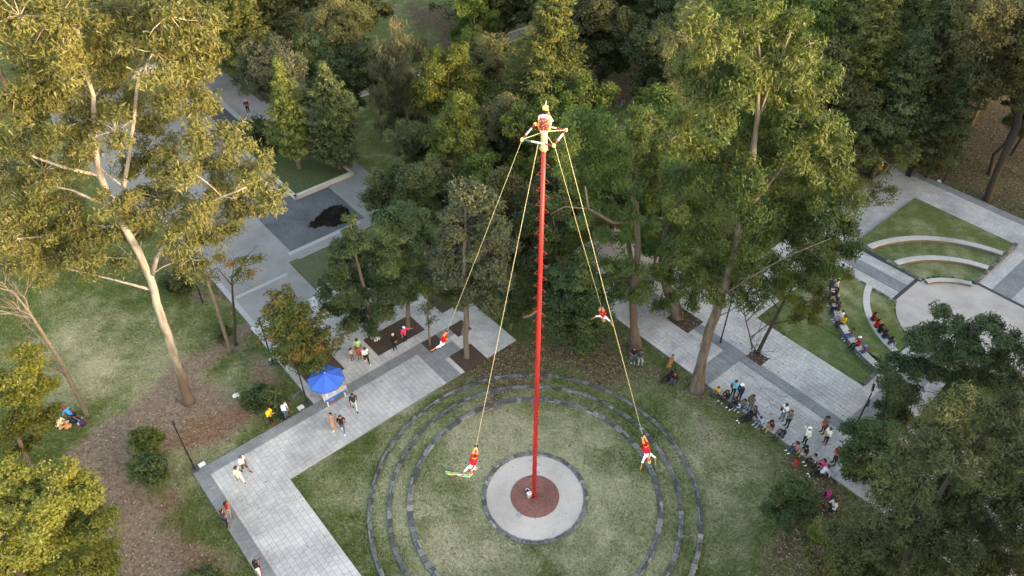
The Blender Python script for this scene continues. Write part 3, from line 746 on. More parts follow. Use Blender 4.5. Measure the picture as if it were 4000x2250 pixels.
# ================================================================ TREES
LEAF_SHADE = [(0, (.022, .030, .013)), (.45, (.052, .062, .026)), (.8, (.10, .105, .042)), (.96, (.15, .135, .07)), (1, (.34, .31, .2))]
BARK = {
 'pale': barkmat("pale_eucalyptus_bark", (0.29, 0.265, 0.24), (0.16, 0.13, 0.11), (0.095, 0.075, 0.062), 3.0),
 'brown': barkmat("brown_bark", (0.155, 0.122, 0.098), (0.062, 0.047, 0.037), (0.07, 0.053, 0.042), -1.5),
 'grey': plain("grey_brown_bark", (0.15, 0.125, 0.105, 1), 0.9, 0.4, 5, 0.9),
 'dark': plain("dark_bark", (0.05, 0.042, 0.036, 1), 0.9, 0.4, 5, 0.9),
 'tan': plain("tan_bark", (0.125, 0.092, 0.072, 1), 0.9, 0.4, 4, 0.8),
}
LEAF = {
 'deep': leafmat("deep_olive_leaves", [(0, (0.029, 0.038, 0.016)), (.45, (0.061, 0.076, 0.030)), (.85, (0.103, 0.120, 0.046)), (1, (0.149, 0.159, 0.063))], .3),
 'tipped': leafmat("shaded_olive_leaves_with_pale_lit_tips", LEAF_SHADE, .3),  # corner shade and sunlit tips put into the leaf colour, beside pale flowers
 'euc_gold': leafmat("gold_green_eucalyptus_leaves", [(0, (.05, .056, .02)), (.35, (.096, .102, .036)), (.75, (.15, .147, .054)), (1, (.195, .18, .072))], .4),
 'euc_green': leafmat("green_eucalyptus_leaves", [(0, (0.027, 0.055, 0.018)), (.4, (0.068, 0.111, 0.032)), (.8, (0.130, 0.170, 0.049)), (1, (0.236, 0.248, 0.098))], .35),
 'olive': leafmat("olive_leaves", [(0, (0.048, 0.054, 0.026)), (.45, (0.099, 0.105, 0.043)), (.85, (0.167, 0.158, 0.064)), (1, (0.254, 0.210, 0.100))], .3),
 'yellow': leafmat("yellow_green_leaves", [(0, (0.077, 0.101, 0.024)), (.4, (0.154, 0.175, 0.038)), (.8, (0.237, 0.236, 0.054)), (1, (0.321, 0.288, 0.082))], .4),
 'lime': leafmat("lime_leaves", [(0, (0.043, 0.062, 0.015)), (.45, (0.104, 0.129, 0.026)), (.85, (0.183, 0.203, 0.042)), (1, (0.244, 0.236, 0.060))], .4),
 'conifer': leafmat("dark_conifer_needles", [(0, (0.023, 0.044, 0.019)), (.45, (0.060, 0.086, 0.036)), (.85, (0.111, 0.137, 0.050)), (1, (0.170, 0.175, 0.062))], .2),
 'cypress': leafmat("cypress_needles", [(0, (0.036, 0.055, 0.017)), (.45, (0.087, 0.109, 0.030)), (.85, (0.152, 0.158, 0.042)), (1, (0.217, 0.198, 0.062))], .25),
 'cedar': leafmat("blue_green_cedar_needles", [(0, (0.023, 0.041, 0.018)), (.45, (0.050, 0.075, 0.033)), (.85, (0.094, 0.122, 0.051)), (1, (0.151, 0.170, 0.070))], .25),
 'orange': leafmat("browned_conifer_needles", [(0, (.025, .042, .014)), (.4, (.06, .085, .024)), (.7, (.105, .12, .034)), (.78, (.14, .11, .035)), (.84, (.24, .115, .042)), (1, (.30, .14, .055))], .25),
 'dark': leafmat("dark_glossy_leaves", [(0, (0.022, 0.040, 0.018)), (.45, (0.047, 0.076, 0.030)), (.85, (0.097, 0.122, 0.044)), (1, (0.161, 0.180, 0.063))], .2),
 'green': leafmat("mid_green_leaves", [(0, (0.033, 0.060, 0.015)), (.45, (0.074, 0.114, 0.026)), (.85, (0.139, 0.178, 0.038)), (1, (0.204, 0.228, 0.057))], .35),
 'grey': leafmat("grey_green_leaves", [(0, (0.037, 0.043, 0.026)), (.45, (0.078, 0.086, 0.049)), (.85, (0.126, 0.131, 0.076)), (1, (0.178, 0.178, 0.108))], .3),
 'weep': leafmat("weeping_needles", [(0, (0.041, 0.044, 0.025)), (.45, (0.085, 0.086, 0.044)), (.85, (0.145, 0.130, 0.068)), (1, (0.207, 0.176, 0.099))], .3),
}
def unit(a): return a / np.maximum(np.linalg.norm(a, axis=1, keepdims=True), 1e-9)
def leaf_faces(C, out, v, ln, wd, r, droop=0.0, updir=0.45, tri=False, along=None):
    n = len(C)
    N = unit(out * 0.75 + np.array([0, 0, updir]) + r.normal(0, .55, (n, 3)))
    T = r.normal(0, 1, (n, 3)) + np.array([0, 0, -droop])
    if along is not None: T = along * 1.6 + r.normal(0, .6, (n, 3))
    T = unit(T - N * (T * N).sum(1, keepdims=True))
    S = np.cross(N, T)
    L = (ln * r.uniform(.65, 1.3, n))[:, None]; Wd = (wd * r.uniform(.7, 1.25, n))[:, None]
    if tri:
        V = np.stack([C - T * L * .5 - S * Wd * .5, C - T * L * .5 + S * Wd * .5, C + T * L * .6], 1)
    else:
        V = np.stack([C - T * L * .5, C + S * Wd * .5 - T * L * .05, C + T * L * .5, C - S * Wd * .5 - T * L * .05], 1)
    k = V.shape[1]
    return V.reshape(-1, 3), np.arange(n * k).reshape(n, k)
KIND = {   # leaf length, leaf width, clump radius, leaves per clump, droop, clump density
 'euc': (.25, .082, .60, 160, 1.1, 2.15), 'broad': (.19, .118, .55, 148, .2, 2.3), 'fine': (.17, .108, .48, 118, .1, 2.2),
 'cedar': (.24, .086, .50, 146, .2, 2.3), 'weep': (.46, .075, .6, 100, 2.6, 2.0), 'bush': (.19, .12, .35, 46, 0, 2.2), 'thin': (.24, .08, .5, 46, .9, 1.1),
}
def crown_mesh(name, lobes, kind, seed, dens=1.0, tri=False, scale=1.0, flat=.85):
    """leaf clumps spread through lobes [(centre, radius)]; returns mesh and clump centres"""
    r = np.random.default_rng(seed)
    ln, wd, cr, per, droop, kd = KIND[kind]
    ln *= scale; wd *= scale; cr *= scale
    Cs = []; Os = []; Vs = []; AL_ = []; heads = []
    allc = np.array([c for c, R in lobes]); mid = allc.mean(0)
    for c, R in lobes:
        c = np.array(c); nc = max(4, int(kd * dens * 4.0 * (R / cr) ** 2 * .55))
        d = unit(r.normal(0, 1, (nc, 3))); rad = R * 1.06 * r.random(nc) ** .46
        p = c + d * rad[:, None] * np.array([1, 1, flat])
        tone = np.clip(r.normal(.5, .28), .05, .95)
        for q in range(nc):
            n = int(per * r.uniform(.5, 1.3)); k = cr * r.uniform(.6, 1.25)
            e = unit(r.normal(0, 1, (n, 3))); rr = k * r.random(n) ** .5
            pos = p[q] + e * rr[:, None] * np.array([1.1, 1.1, .75])
            if droop > 1: pos[:, 2] -= r.random(n) * k * .5 * droop
            Cs.append(pos); Os.append(unit(e * .6 + d[q] * .6 + unit((p[q] - mid)[None])[0] * .35))
            tv = np.clip(tone * .5 + r.random() * .3 + r.random(n) * .28 + .0, 0, 1)
            Vs.append(tv)
        heads.append(p)
    C = np.concatenate(Cs); O = np.concatenate(Os); v = np.concatenate(Vs)
    ok = C[:, 2] > 0.08
    C, O, v = C[ok], O[ok], v[ok]
    V, F = leaf_faces(C, O, v, ln, wd, r, droop, tri=True)
    return raw_mesh(name, V, F, v), heads
def bent(a, b, sag, r, n=5):
    a, b = Vector(a), Vector(b); L = (b - a).length; out = []
    j = Vector(r.normal(0, .06 * L, 3))
    for i in range(n + 1):
        t = i / n; p = a.lerp(b, t); p = p + j * math.sin(math.pi * t) + Vector((0, 0, sag * L * math.sin(math.pi * t))); out.append(p)
    return out
TREES = []
def report(name, base, top, label): TREES.append((name, round(base.x, 1), round(base.y, 1), round(top, 1), label[:40]))
def finish_tree(name, label, base, wood, bark, heads, cr_me, leaf, group, twigs=None, cat="tree"):
    root = empty(name, base); tag(root, label, cat, group)
    Mi = Matrix.Translation(-Vector(base))
    t = wood.build("trunk", BARK[bark], root, smooth=True); t.matrix_parent_inverse = Mi
    if twigs is not None and twigs.v:
        t2 = twigs.build("branches", BARK[bark], root, smooth=True); t2.matrix_parent_inverse = Mi
    if cr_me is not None:
        c = link("crown", cr_me, [LEAF[leaf]], root); c.matrix_parent_inverse = Mi
    return root
def tree(name, label, base, lobes, kind='broad', leaf='green', bark='brown', trunk=None, limbs=(), r0=.22, dens=1.0, seed=1, tri=False, scale=1.0, group="park trees", depth=.6, auto=True, twig_n=6, twig_r=.02, flat=.85, cat="tree", zoff=0.0, ymul=1.0):
    """base: (x, y) of the foot in the photograph, or a Vector; lobes, trunk and limbs are read at the foot's distance"""
    r = np.random.default_rng(seed)
    B = base if isinstance(base, Vector) else G(*base)
    Y = B.y
    L3 = []
    for q in lobes:
        x, y, rad = q[:3]
        dy = q[3] if len(q) > 3 else None
        P = AT(x, y, Y); R = rad * PXM(P)
        if dy is None: dy = r.uniform(-depth, depth) * R * 1.6
        P = AT(x, y, Y + dy)
        L3.append((np.array(P), rad * PXM(P)))
    ztop = max(c[2] + R * .8 for c, R in L3) if L3 else 5
    report(name, B, ztop, label)
    wood = MB(); tw = MB(); sk = []
    if trunk:
        path = [B + Vector((0, 0, -.15))]; rad = [r0 * 1.35]
        path.append(B + Vector((0, 0, .35)) ); rad.append(r0)
        for x, y, rr in trunk: path.append(AT(x, y, Y)); rad.append(rr)
    else:
        cen = np.mean([c for c, R in L3], 0); top = Vector((cen[0], cen[1], ztop * .86))
        path = [B + Vector((0, 0, -.15)), B + Vector((0, 0, .35))] + bent(B + Vector((0, 0, .4)), top, 0, r, 6)[1:]
        rad = [r0 * 1.35] + list(np.linspace(r0, r0 * .22, len(path) - 1))
    def refine(path, rad):
        P2 = []; R2 = []
        for i in range(len(path) - 1):
            a, b = path[i], path[i + 1]; n = max(1, int((b - a).length / .8))
            for k in range(n):
                t = k / n; P2.append(a.lerp(b, t) + (Vector(r.normal(0, .03, 3)) * min(1, rad[i] * 4) if 0 < i else Vector((0,0,0)))); R2.append((rad[i] + (rad[i+1] - rad[i]) * t) * r.uniform(.94, 1.06))
        P2.append(path[-1]); R2.append(rad[-1]); return P2, R2
    p2, r2 = refine(path, rad); wood.tube(p2, r2, 10)
    sk += [(p, q) for p, q in zip(p2, r2) if p.z > ztop * .18]
    for lb in limbs:
        pa = [AT(x, y, Y + (dd if dd else 0)) for x, y, rr, dd in [(*q, 0)[:4] if len(q) == 3 else q for q in lb]]
        a, b = refine(pa, [q[2] for q in lb]); tw.tube(a, b, 7); sk += list(zip(a, b))
    if auto and sk:
        for c, R in sorted(L3, key=lambda t: t[0][2]):
            cv = Vector(c)
            best = min(sk, key=lambda s: (s[0] - cv).length + max(0, s[0].z - cv.z + .5) * 2.5)
            Ld = (best[0] - cv).length
            if Ld < R * .35: continue
            ra = min(best[1] * .6, .022 + Ld * .010)
            pa = bent(best[0], cv, .06, r); rad_ = list(np.linspace(ra, max(.018, ra * .3), len(pa)))
            tw.tube(pa, rad_, 6)
            sk += [(p, q) for p, q in list(zip(pa, rad_))[2:]]
    me, heads = crown_mesh("crown", L3, kind, seed, dens, tri, scale, flat) if L3 else (None, [])
    for (c, R), hp in zip(L3, heads):
        for k in range(min(twig_n, len(hp))):
            q = hp[k]; pa = bent(Vector(c), Vector(q), .05, r, 3); tw.tube(pa, list(np.linspace(twig_r * 1.3, twig_r * .5, 4)), 4, cap=False)
    return finish_tree(name, label, B, wood, bark, heads, me, leaf, group, tw, cat)
def conifer_parts(h, rb, seed, kind='cypress', z0=.12, per=30, step=.42, pw=.75, droop=-.1, lump=.35, leafL=.34, leafW=.13, tri=True):
    """conical conifer about the origin: trunk and limbs, and sprays of needles along every limb"""
    r = np.random.default_rng(seed); wood = MB(); tw = MB()
    wood.tube([(0, 0, -.15), (0, 0, .3)] + [(r.normal(0, .05), r.normal(0, .05), z) for z in np.linspace(.8, h * .97, 9)], [.02 * h * 1.3, .019 * h] + list(np.linspace(.017 * h, .02, 9)), 9)
    Cs = []; Os = []; As = []; Vs = []
    z = h * z0; ph = r.random() * 6
    lump_f = [(r.random() * 6.28, r.random() * h, r.uniform(.6, 1.35)) for _ in range(14)]
    while z < h * .985:
        t = (z - h * z0) / (h * (1 - z0)); prof = (1 - t) ** pw * min(1, .55 + t * 4)
        nb = max(3, int(4 + 5 * (1 - t)))
        for k in range(nb):
            a = ph + 2 * math.pi * k / nb + r.normal(0, .25)
            L = rb * prof * r.uniform(1 - lump, 1 + lump * .5)
            for la, lz, lf in lump_f:
                if abs((a - la + math.pi) % (2 * math.pi) - math.pi) < .5 and abs(z - lz) < h * .09: L *= lf
            L = max(.25, L); d = np.array([math.cos(a), math.sin(a), 0]); up = r.uniform(.05, .35) + .5 * t
            tip = np.array([0, 0, z]) + d * L + np.array([0, 0, L * (up * .6 + droop)])
            if L > .8 and r.random() < .6: tw.tube([Vector((0, 0, z)), Vector(tip * .5 + np.array([0, 0, z]) * .5 + [0, 0, L * .03]), Vector(tip)], [.03 * L ** .5, .02 * L ** .5, .008], 4, cap=False)
            n = int(per * L) + 8; s = r.random(n) ** .55
            s = np.clip(s, .12, 1.02)
            base = np.array([0, 0, z]) + (tip - np.array([0, 0, z])) * s[:, None]
            wdt = L * .26 * (1.15 - s) + .10
            side = np.array([-d[1], d[0], 0])
            off = side[None] * (r.normal(0, 1, n) * wdt)[:, None] + np.array([0, 0, 1]) * (r.normal(0, .5, n) * wdt * .7)[:, None]
            pos = base + off
            Cs.append(pos); o = unit(d[None] * .5 + off / (wdt[:, None] + .01) * .4 + np.array([0, 0, .35])); Os.append(o)
            As.append(unit(d[None] * .9 + side[None] * (np.sign((off * side).sum(1)) * .5)[:, None] + np.array([0, 0, .15])))
            tone = r.random() * .45; Vs.append(np.clip(tone + s * .25 + r.random(n) * .32, 0, 1))
        z += step * (1 - .45 * t) * r.uniform(.8, 1.2); ph += 1.1
    C = np.concatenate(Cs); V, F = leaf_faces(C, np.concatenate(Os), None, leafL, leafW, r, 0, .4, tri, np.concatenate(As))
    return wood, tw, raw_mesh("crown", V, F, np.concatenate(Vs))
def conifer(name, label, base, h, rb, seed, leaf='cypress', bark='brown', group="park trees", rz=0, lean=(0, 0), sc=1.0, **kw):
    B = base if isinstance(base, Vector) else G(*base)
    report(name, B, h, label)
    wood, tw, me = conifer_parts(h, rb, seed, **kw)
    root = empty(name, B, rz); tag(root, label, "tree", group)
    wood.build("trunk", BARK[bark], root, smooth=True)
    if tw.v: tw.build("branches", BARK[bark], root)
    link("crown", me, [LEAF[leaf]], root)
    root.rotation_euler = (lean[0], lean[1], rz)
    return root
def YB(x, Y): return Vector((AT(x, 600, Y).x if False else x, Y, 0))
def under_px(x, y, Y):
    """foot of a vertical tree at distance Y whose crown shows at picture point (x, y)"""
    P = AT(x, y, Y); return Vector((P.x, Y, 0))

# ---------------------------------------------------------------- the big pale eucalyptus at the left
T1L = [(50,40,85),(150,40,85),(260,50,80),(350,30,75),(430,40,75),(510,50,60),(70,140,80),(180,140,70),(290,150,70),(390,130,70),(470,150,62),(530,110,40),(40,240,75),(130,240,70),(235,250,60),(330,240,62),(430,240,62),(500,225,50),(60,330,70),(160,330,62),(290,330,55),(395,330,62),(500,330,55),(570,345,48),
       (30,420,65),(110,430,60),(210,400,45),(345,415,50),(450,420,60),(545,420,62),(630,425,62),(695,480,42),(60,510,65),(160,500,52),(290,500,42),(400,500,60),(500,505,58),(590,500,52),(660,520,38),(45,600,60),(130,590,60),(215,600,48),(265,570,40),(360,580,38),(450,590,55),(545,575,48),(115,665,36),(200,655,38),(480,650,38),(330,520,35),(25,680,30),(60,655,38),(150,640,40),(240,650,30),(90,560,45),(10,540,45),(180,560,40),(300,650,24)]
tree("eucalyptus_tree", "tallest eucalyptus with pale smooth leaning trunk and golden crown", (475, 1010), [(x, y, r_ * 1.12) for x, y, r_ in T1L], 'euc', 'euc_gold', 'pale',
     trunk=[(455,950,0.268),(438,890,0.252),(405,790,0.236),(378,700,0.227),(330,600,0.195),(275,500,0.170),(247,430,0.154),(238,360,0.130),(235,240,0.106),(207,150,0.081),(197,70,0.049)],
     limbs=[[(384,690,0.136),(395,650,0.120),(430,585,0.104),(500,520,0.080,-1),(620,470,0.040,-2)],[(315,575,0.120),(311,470,0.112),(328,380,0.104),(345,215,0.080),(370,155,0.048),(420,60,0.024)],
            [(248,440,0.096),(170,425,0.080),(85,395,0.064),(20,330,0.032)],[(275,520,0.080),(180,478,0.064),(115,465,0.032)],[(205,145,0.056),(135,165,0.040),(25,145,0.024)],[(311,470,0.056),(260,430,0.040),(180,330,0.024)],[(330,600,0.064),(420,500,0.048,2),(470,400,0.032,3)],[(378,690,0.064),(300,620,0.040,2),(200,590,0.024,2)]],
     r0=.37, seed=3, dens=.58, depth=.9, twig_n=13, twig_r=.022, group=None)
# slim pair beside it
tree("slim_tree", "slim tree with thin pale foliage, left of two stems sharing a foot by the court", (580, 885), [(480,555,28),(520,600,34),(545,560,26),(505,655,26),(470,620,22),(560,640,22),(530,690,16)], 'thin', 'euc_gold', 'grey',
     trunk=[(565,840,.13),(540,760,.11),(520,700,.09),(505,640,.06),(495,590,.04)], r0=.15, seed=8, dens=1.1, group=None)
tree("slim_tree", "slim tree with bare upper twigs and a small orange tuft, right of two stems", (594, 868), [(645,650,9),(600,690,14),(625,690,10),(580,665,10),(610,655,8)], 'thin', 'orange', 'dark',
     trunk=[(590,800,.10),(585,740,.08),(583,700,.06),(610,670,.05),(640,640,.03)], limbs=[[(585,720,.05),(560,690,.03),(545,670,.02)],[(610,670,.03),(650,660,.02),(672,640,.012)],[(600,680,.03),(625,640,.02),(650,615,.012)],[(583,700,.03),(590,660,.02),(585,630,.012)]], r0=.12, seed=9, dens=.7, group=None)
# bare tree
def bare(name, label, base, trunk, seed, r0, spread, n, bark, lv=3, group=None):
    r = np.random.default_rng(seed); B = G(*base); wood = MB(); tw = MB()
    path = [B + Vector((0, 0, -.1)), B + Vector((0, 0, .3))] + [AT(x, y, B.y) for x, y, q in trunk]; rad = [r0 * 1.2, r0] + [q for x, y, q in trunk]
    wood.tube(path, rad, 9)
    def grow(p, d, L, ra, lvl):
        e = p + d * L; mid = p.lerp(e, .5) + Vector(r.normal(0, .06 * L, 3))
        tw.tube([p, mid, e], [ra, ra * .8, ra * .6], 5 if lvl else 4, cap=False)
        if lvl == 0: return
        for k in range(r.integers(2, 4)):
            dd = (d + Vector(r.normal(0, .42, 3)) + Vector((0, 0, .18))).normalized(); grow(mid.lerp(e, r.uniform(.1, 1)), dd, L * r.uniform(.55, .85), ra * .58, lvl - 1)
    for i in range(n):
        k = r.integers(len(path) // 2, len(path)); p = path[k].lerp(path[max(0, k - 1)], r.random()); d = Vector((r.normal(spread[0], .55), r.normal(0, .55), r.uniform(.4, 1.1))).normalized()
        grow(p, d, r.uniform(1.0, 1.9), .045, lv)
    report(name, B, path[-1].z, label)
    return finish_tree(name, label, B, wood, bark, [], None, None, group, tw)
bare("bare_tree", "leafless brown tree leaning left over the picnic blanket", (222, 1048), [(190,985,.14),(150,905,.12),(105,835,.10),(70,780,.07),(30,730,.05)], 5, .15, (-.35, 0), 11, 'grey', 3)
# lit trees at the lower left
tree("yellow_green_tree", "loose yellow green tree at the left edge above the big rounded tree", (82, 1175), [(40,930,55),(90,910,40),(20,990,50),(75,985,50),(110,960,28),(40,1050,45),(85,1050,45),(20,1090,40),(70,1105,38),(115,1030,25),(10,1140,25)], 'broad', 'lime', 'brown', trunk=[(55,1130,.12),(40,1080,.10),(38,980,.06)], r0=.14, seed=12, dens=.48, scale=.9, group=None)
tree("yellow_green_tree", "big rounded bright yellow tree in the lower left corner", Vector((-24.5, 19.2, 0)), [(40,1215,60),(140,1215,55),(210,1240,48),(20,1290,60),(100,1290,65),(180,1300,60),(245,1320,45),(60,1370,65),(150,1380,65),(230,1385,52),(20,1440,60),(110,1450,65),(200,1450,60),(255,1430,35),(150,1500,70),(50,1510,70),(-30,1350,80),(-30,1470,80)], 'broad', 'yellow', 'dark', r0=.25, seed=13, dens=1.25, scale=.78, group=None)
for lb, (x, y), lo, sd in [("pale upper bush of the pair beside the mulch path", (368,1140), [(350,1105,26),(375,1095,26),(395,1115,22),(365,1125,26)], 21), ("rounder dark bush of the pair beside the mulch path", (372,1200), [(352,1165,26),(385,1160,26),(370,1185,32),(395,1185,24),(350,1190,22)], 22),
                           ("wide low dark hedge bush behind the man in yellow", (662,1025), [(625,1000,22),(650,990,24),(680,990,24),(705,1005,18),(640,1015,22),(670,1012,26),(695,1020,20)], 23), ("dark bush cut by the bottom edge beside the walkway", (515,1460), [(500,1445,22),(525,1440,20),(545,1450,14),(515,1465,24)], 24),
                           ("dark bush under the eucalyptus by the slim trees", (450,735), [(425,715,24),(450,700,26),(470,720,18),(435,735,18)], 25), ("small shrub at the foot of the slim pair", (560,850), [(555,825,18),(570,840,14),(550,845,12)], 26)]:
    tree("bush", lb, (x, y), lo, 'bush', 'dark' if sd != 21 else 'green', 'dark', r0=.05, seed=sd, dens=1.3, group=None, cat="bush", depth=.4, twig_n=2)
# ---------------------------------------------------------------- conifers round the court
def coni_px(name, label, foot, ytop, rpx, seed, **kw):
    B = G(*foot); h = AT(foot[0], ytop, B.y).z; P = Vector((B.x, B.y, h * .3))
    return conifer(name, label, B, h, rpx * PXM(P), seed, **kw)
conifer("browning_conifer", "small spreading conifer with orange dead branches beside the blue parasol", (787, 938), 7.6, 2.7, 31, 'orange', 'brown', group=None, lean=(.02, -.10), per=60, lump=.6, pw=.42, z0=.2, step=.34, leafL=.26, leafW=.10)
tree("cedar_tree", "blue green cedar with level branches, pointed top left of the court", (943, 850), [(880,545,16),(875,580,24),(900,610,32),(860,625,30),(920,645,36),(860,665,38),(905,690,44),(960,680,34),(840,705,34),(880,735,46),(940,735,46),(985,720,28),(850,770,34),(905,785,42),(960,780,36),(820,735,22),(1000,750,24),(880,815,24),(930,825,26)], 'cedar', 'cedar', 'tan', r0=.19, seed=32, dens=1.0, scale=.9, group=None, depth=.7, flat=.5, trunk=[(935,800,.17),(915,720,.13),(890,620,.07),(880,550,.03)])
tree("cedar_tree", "dense green conifer standing in the tree pit behind the woman in pink", (1027, 830), [(1010,530,34),(975,545,28),(1045,550,34),(1000,580,44),(1050,600,42),(980,615,40),(1030,635,46),(1065,645,34),(990,660,40),(1035,685,42),(1005,710,34),(1060,705,32),(1030,735,28),(975,700,24)], 'cedar', 'conifer', 'grey', r0=.18, seed=33, dens=1.15, scale=.9, group=None, flat=.6)
tree("slender_tree", "slender sapling with sparse leaves in the second small tree pit", (1082, 870), [(1075,745,22),(1065,780,18),(1090,775,18),(1060,720,18),(1095,725,16),(1085,805,12)], 'thin', 'green', 'grey', r0=.07, seed=34, group=None, scale=.8, trunk=[(1078,830,.06),(1077,780,.05),(1072,730,.03)])
tree("tall_grey_tree", "tall olive grey tree on straight trunk behind the left-hand flyer", (1174, 900), [(1170,480,38),(1215,520,42),(1140,530,38),(1180,560,44),(1245,560,38),(1130,590,38),(1210,610,44),(1160,630,44),(1260,620,34),(1115,650,34),(1180,680,42),(1240,680,40),(1135,700,28),(1215,730,36),(1265,715,26),(1170,745,26),(1240,770,20)], 'broad', 'grey', 'grey', r0=.20, seed=35, dens=1.0, scale=.95, group=None, trunk=[(1172,800,.18),(1168,700,.15),(1170,600,.10),(1172,520,.05)])
tree("small_tree", "small dark tree in the bed behind the right-hand tree pit", (1285, 830), [(1270,740,26),(1300,730,26),(1285,765,26),(1255,770,20),(1315,765,22),(1290,795,18)], 'broad', 'dark', 'brown', r0=.09, seed=36, group=None, scale=.85)
tree("small_tree", "twin stemmed slim tree in the diamond tree pit behind the left-hand flyer", (1163, 845), [(1150,720,24),(1175,700,24),(1130,750,18),(1160,755,18)], 'broad', 'green', 'grey', r0=.10, seed=37, group=None, scale=.85)
# ---------------------------------------------------------------- middle belt
def t_at(name, label, Y, lobes, base_x=None, **kw):
    cx = sum(q[0] for q in lobes) / len(lobes); cy = sum(q[1] for q in lobes) / len(lobes)
    B = under_px(base_x or cx, cy, Y)
    return tree(name, label, B, lobes, **kw)
t_at("broadleaf_tree", "dark rounded tree beside the pale path right of the puddle", 46, [(955,455,30),(1000,430,34),(1045,440,34),(940,500,30),(985,490,38),(1035,490,38),(1075,470,30),(960,540,24),(1010,540,32),(1060,530,34)], kind='broad', leaf='dark', seed=41, group=None, r0=.2)
t_at("broadleaf_tree", "bright lime topped tree left of the red pole", 52, [(1150,245,24),(1165,280,30),(1130,300,32),(1175,320,36),(1150,350,42),(1195,365,36),(1115,350,32),(1130,395,38),(1180,405,38),(1210,410,26),(1100,400,26),(1150,445,40),(1195,455,32),(1110,450,30),(1150,490,34)], kind='broad', leaf='lime', seed=42, group=None, r0=.22)
t_at("broadleaf_tree", "yellow olive tree behind the lime topped tree", 63, [(1110,140,32),(1150,135,28),(1085,175,34),(1135,180,38),(1180,180,34),(1075,220,32),(1120,225,38),(1175,225,36),(1210,215,24),(1195,255,28),(1100,265,32),(1060,250,22)], kind='fine', leaf='lime', seed=43, group=None, r0=.22, scale=1.15)
tree("weeping_conifer", "weeping grey green conifer with drooping top above the path", under_px(1015, 200, 66), [(1000,60,20),(1015,95,28),(975,115,26),(1050,110,26),(1000,150,36),(1060,150,30),(950,160,26),(975,195,36),(1030,200,38),(1075,190,24),(990,245,38),(1040,250,34),(955,235,26),(1000,295,34),(1045,300,28),(970,320,26),(1015,340,26)], 'weep', 'weep', 'grey', r0=.2, seed=44, dens=1.0, scale=1.05, group=None)
conifer("lit_conifer", "large sunlit conical conifer directly behind the pole top", under_px(1385, 150, 62), 16.6, 5.3, 45, 'cypress', group=None, step=.36, per=52, lump=.45, pw=.55, z0=.16)
t_at("broadleaf_tree", "small olive tree just left of the pole top", 55, [(1280,250,24),(1305,265,24),(1260,285,26),(1300,300,30),(1275,330,32),(1315,335,26),(1250,330,22),(1290,370,30),(1270,400,26)], kind='broad', leaf='olive', seed=46, group=None, r0=.16)
t_at("broadleaf_tree", "shaded brown green tree between the left ropes", 44, [(1260,460,30),(1300,480,34),(1240,500,30),(1330,500,26),(1280,530,36),(1320,560,34),(1250,555,30),(1295,595,34),(1330,620,28),(1310,660,28),(1280,640,28)], kind='broad', leaf='olive', seed=47, group=None, r0=.2)
t_at("broadleaf_tree", "dark leafy tree behind the lower half of the pole", 41, [(1330,540,30),(1400,520,34),(1370,570,36),(1420,580,34),(1390,630,38),(1345,660,30),(1430,650,34),(1400,700,34),(1350,720,28),(1440,710,26)], kind='broad', leaf='dark', seed=48, group=None, r0=.2)
tree("ivy_clad_tree", "dense dark evergreen with hanging skirts right of the pole foot", (1452, 890), [(1415,700,32),(1460,690,36),(1500,710,30),(1400,750,32),(1450,745,40),(1505,755,34),(1390,800,26),(1435,800,38),(1485,805,38),(1520,800,22),(1450,845,32),(1490,850,28),(1415,835,22),(1475,870,20)], 'broad', 'dark', 'dark', r0=.2, seed=49, dens=1.4, group=None, scale=.9)
# ---------------------------------------------------------------- eucalyptus group right of the pole
E1 = [(1470,285,34),(1440,320,30),(1510,300,34),(1545,330,30),(1470,350,38),(1430,370,28),(1520,365,36),(1480,400,36),(1555,395,34),(1420,420,26),(1500,440,36),(1450,460,32),(1550,455,32),(1590,470,28),(1480,500,30),(1530,520,32),(1575,530,28),(1470,560,26),(1520,590,30),(1570,600,30),(1480,640,28),(1540,660,30),(1590,670,28),(1510,700,24),(1600,740,22),(1560,720,26)]
tree("eucalyptus_tree", "bright green eucalyptus with twisted pale limb just right of the pole top", (1600, 880), E1, 'euc', 'euc_green', 'tan', trunk=[(1595,820,.28),(1590,740,.26),(1605,640,.2),(1600,520,.16),(1560,420,.10),(1520,340,.06)],
     limbs=[[(1603,560,.12),(1540,560,.10,-1),(1480,525,.08,-2),(1472,470,.05,-2)],[(1480,525,.06,-2),(1420,520,.04,-2),(1385,540,.03,-2)]], r0=.42, seed=51, dens=.95, group=None, scale=.9)
t_at("eucalyptus_tree", "rusty tipped eucalyptus behind the right-hand ropes", 45, [(1600,290,28),(1640,300,30),(1670,330,28),(1610,340,34),(1660,370,32),(1600,390,28),(1640,420,36),(1690,420,30),(1620,470,34),(1680,480,34),(1650,530,36),(1700,550,30),(1620,560,28)], kind='euc', leaf='euc_green', bark='tan', seed=52, group=None, r0=.22, scale=.95, dens=.9, twig_n=9, twig_r=.028)
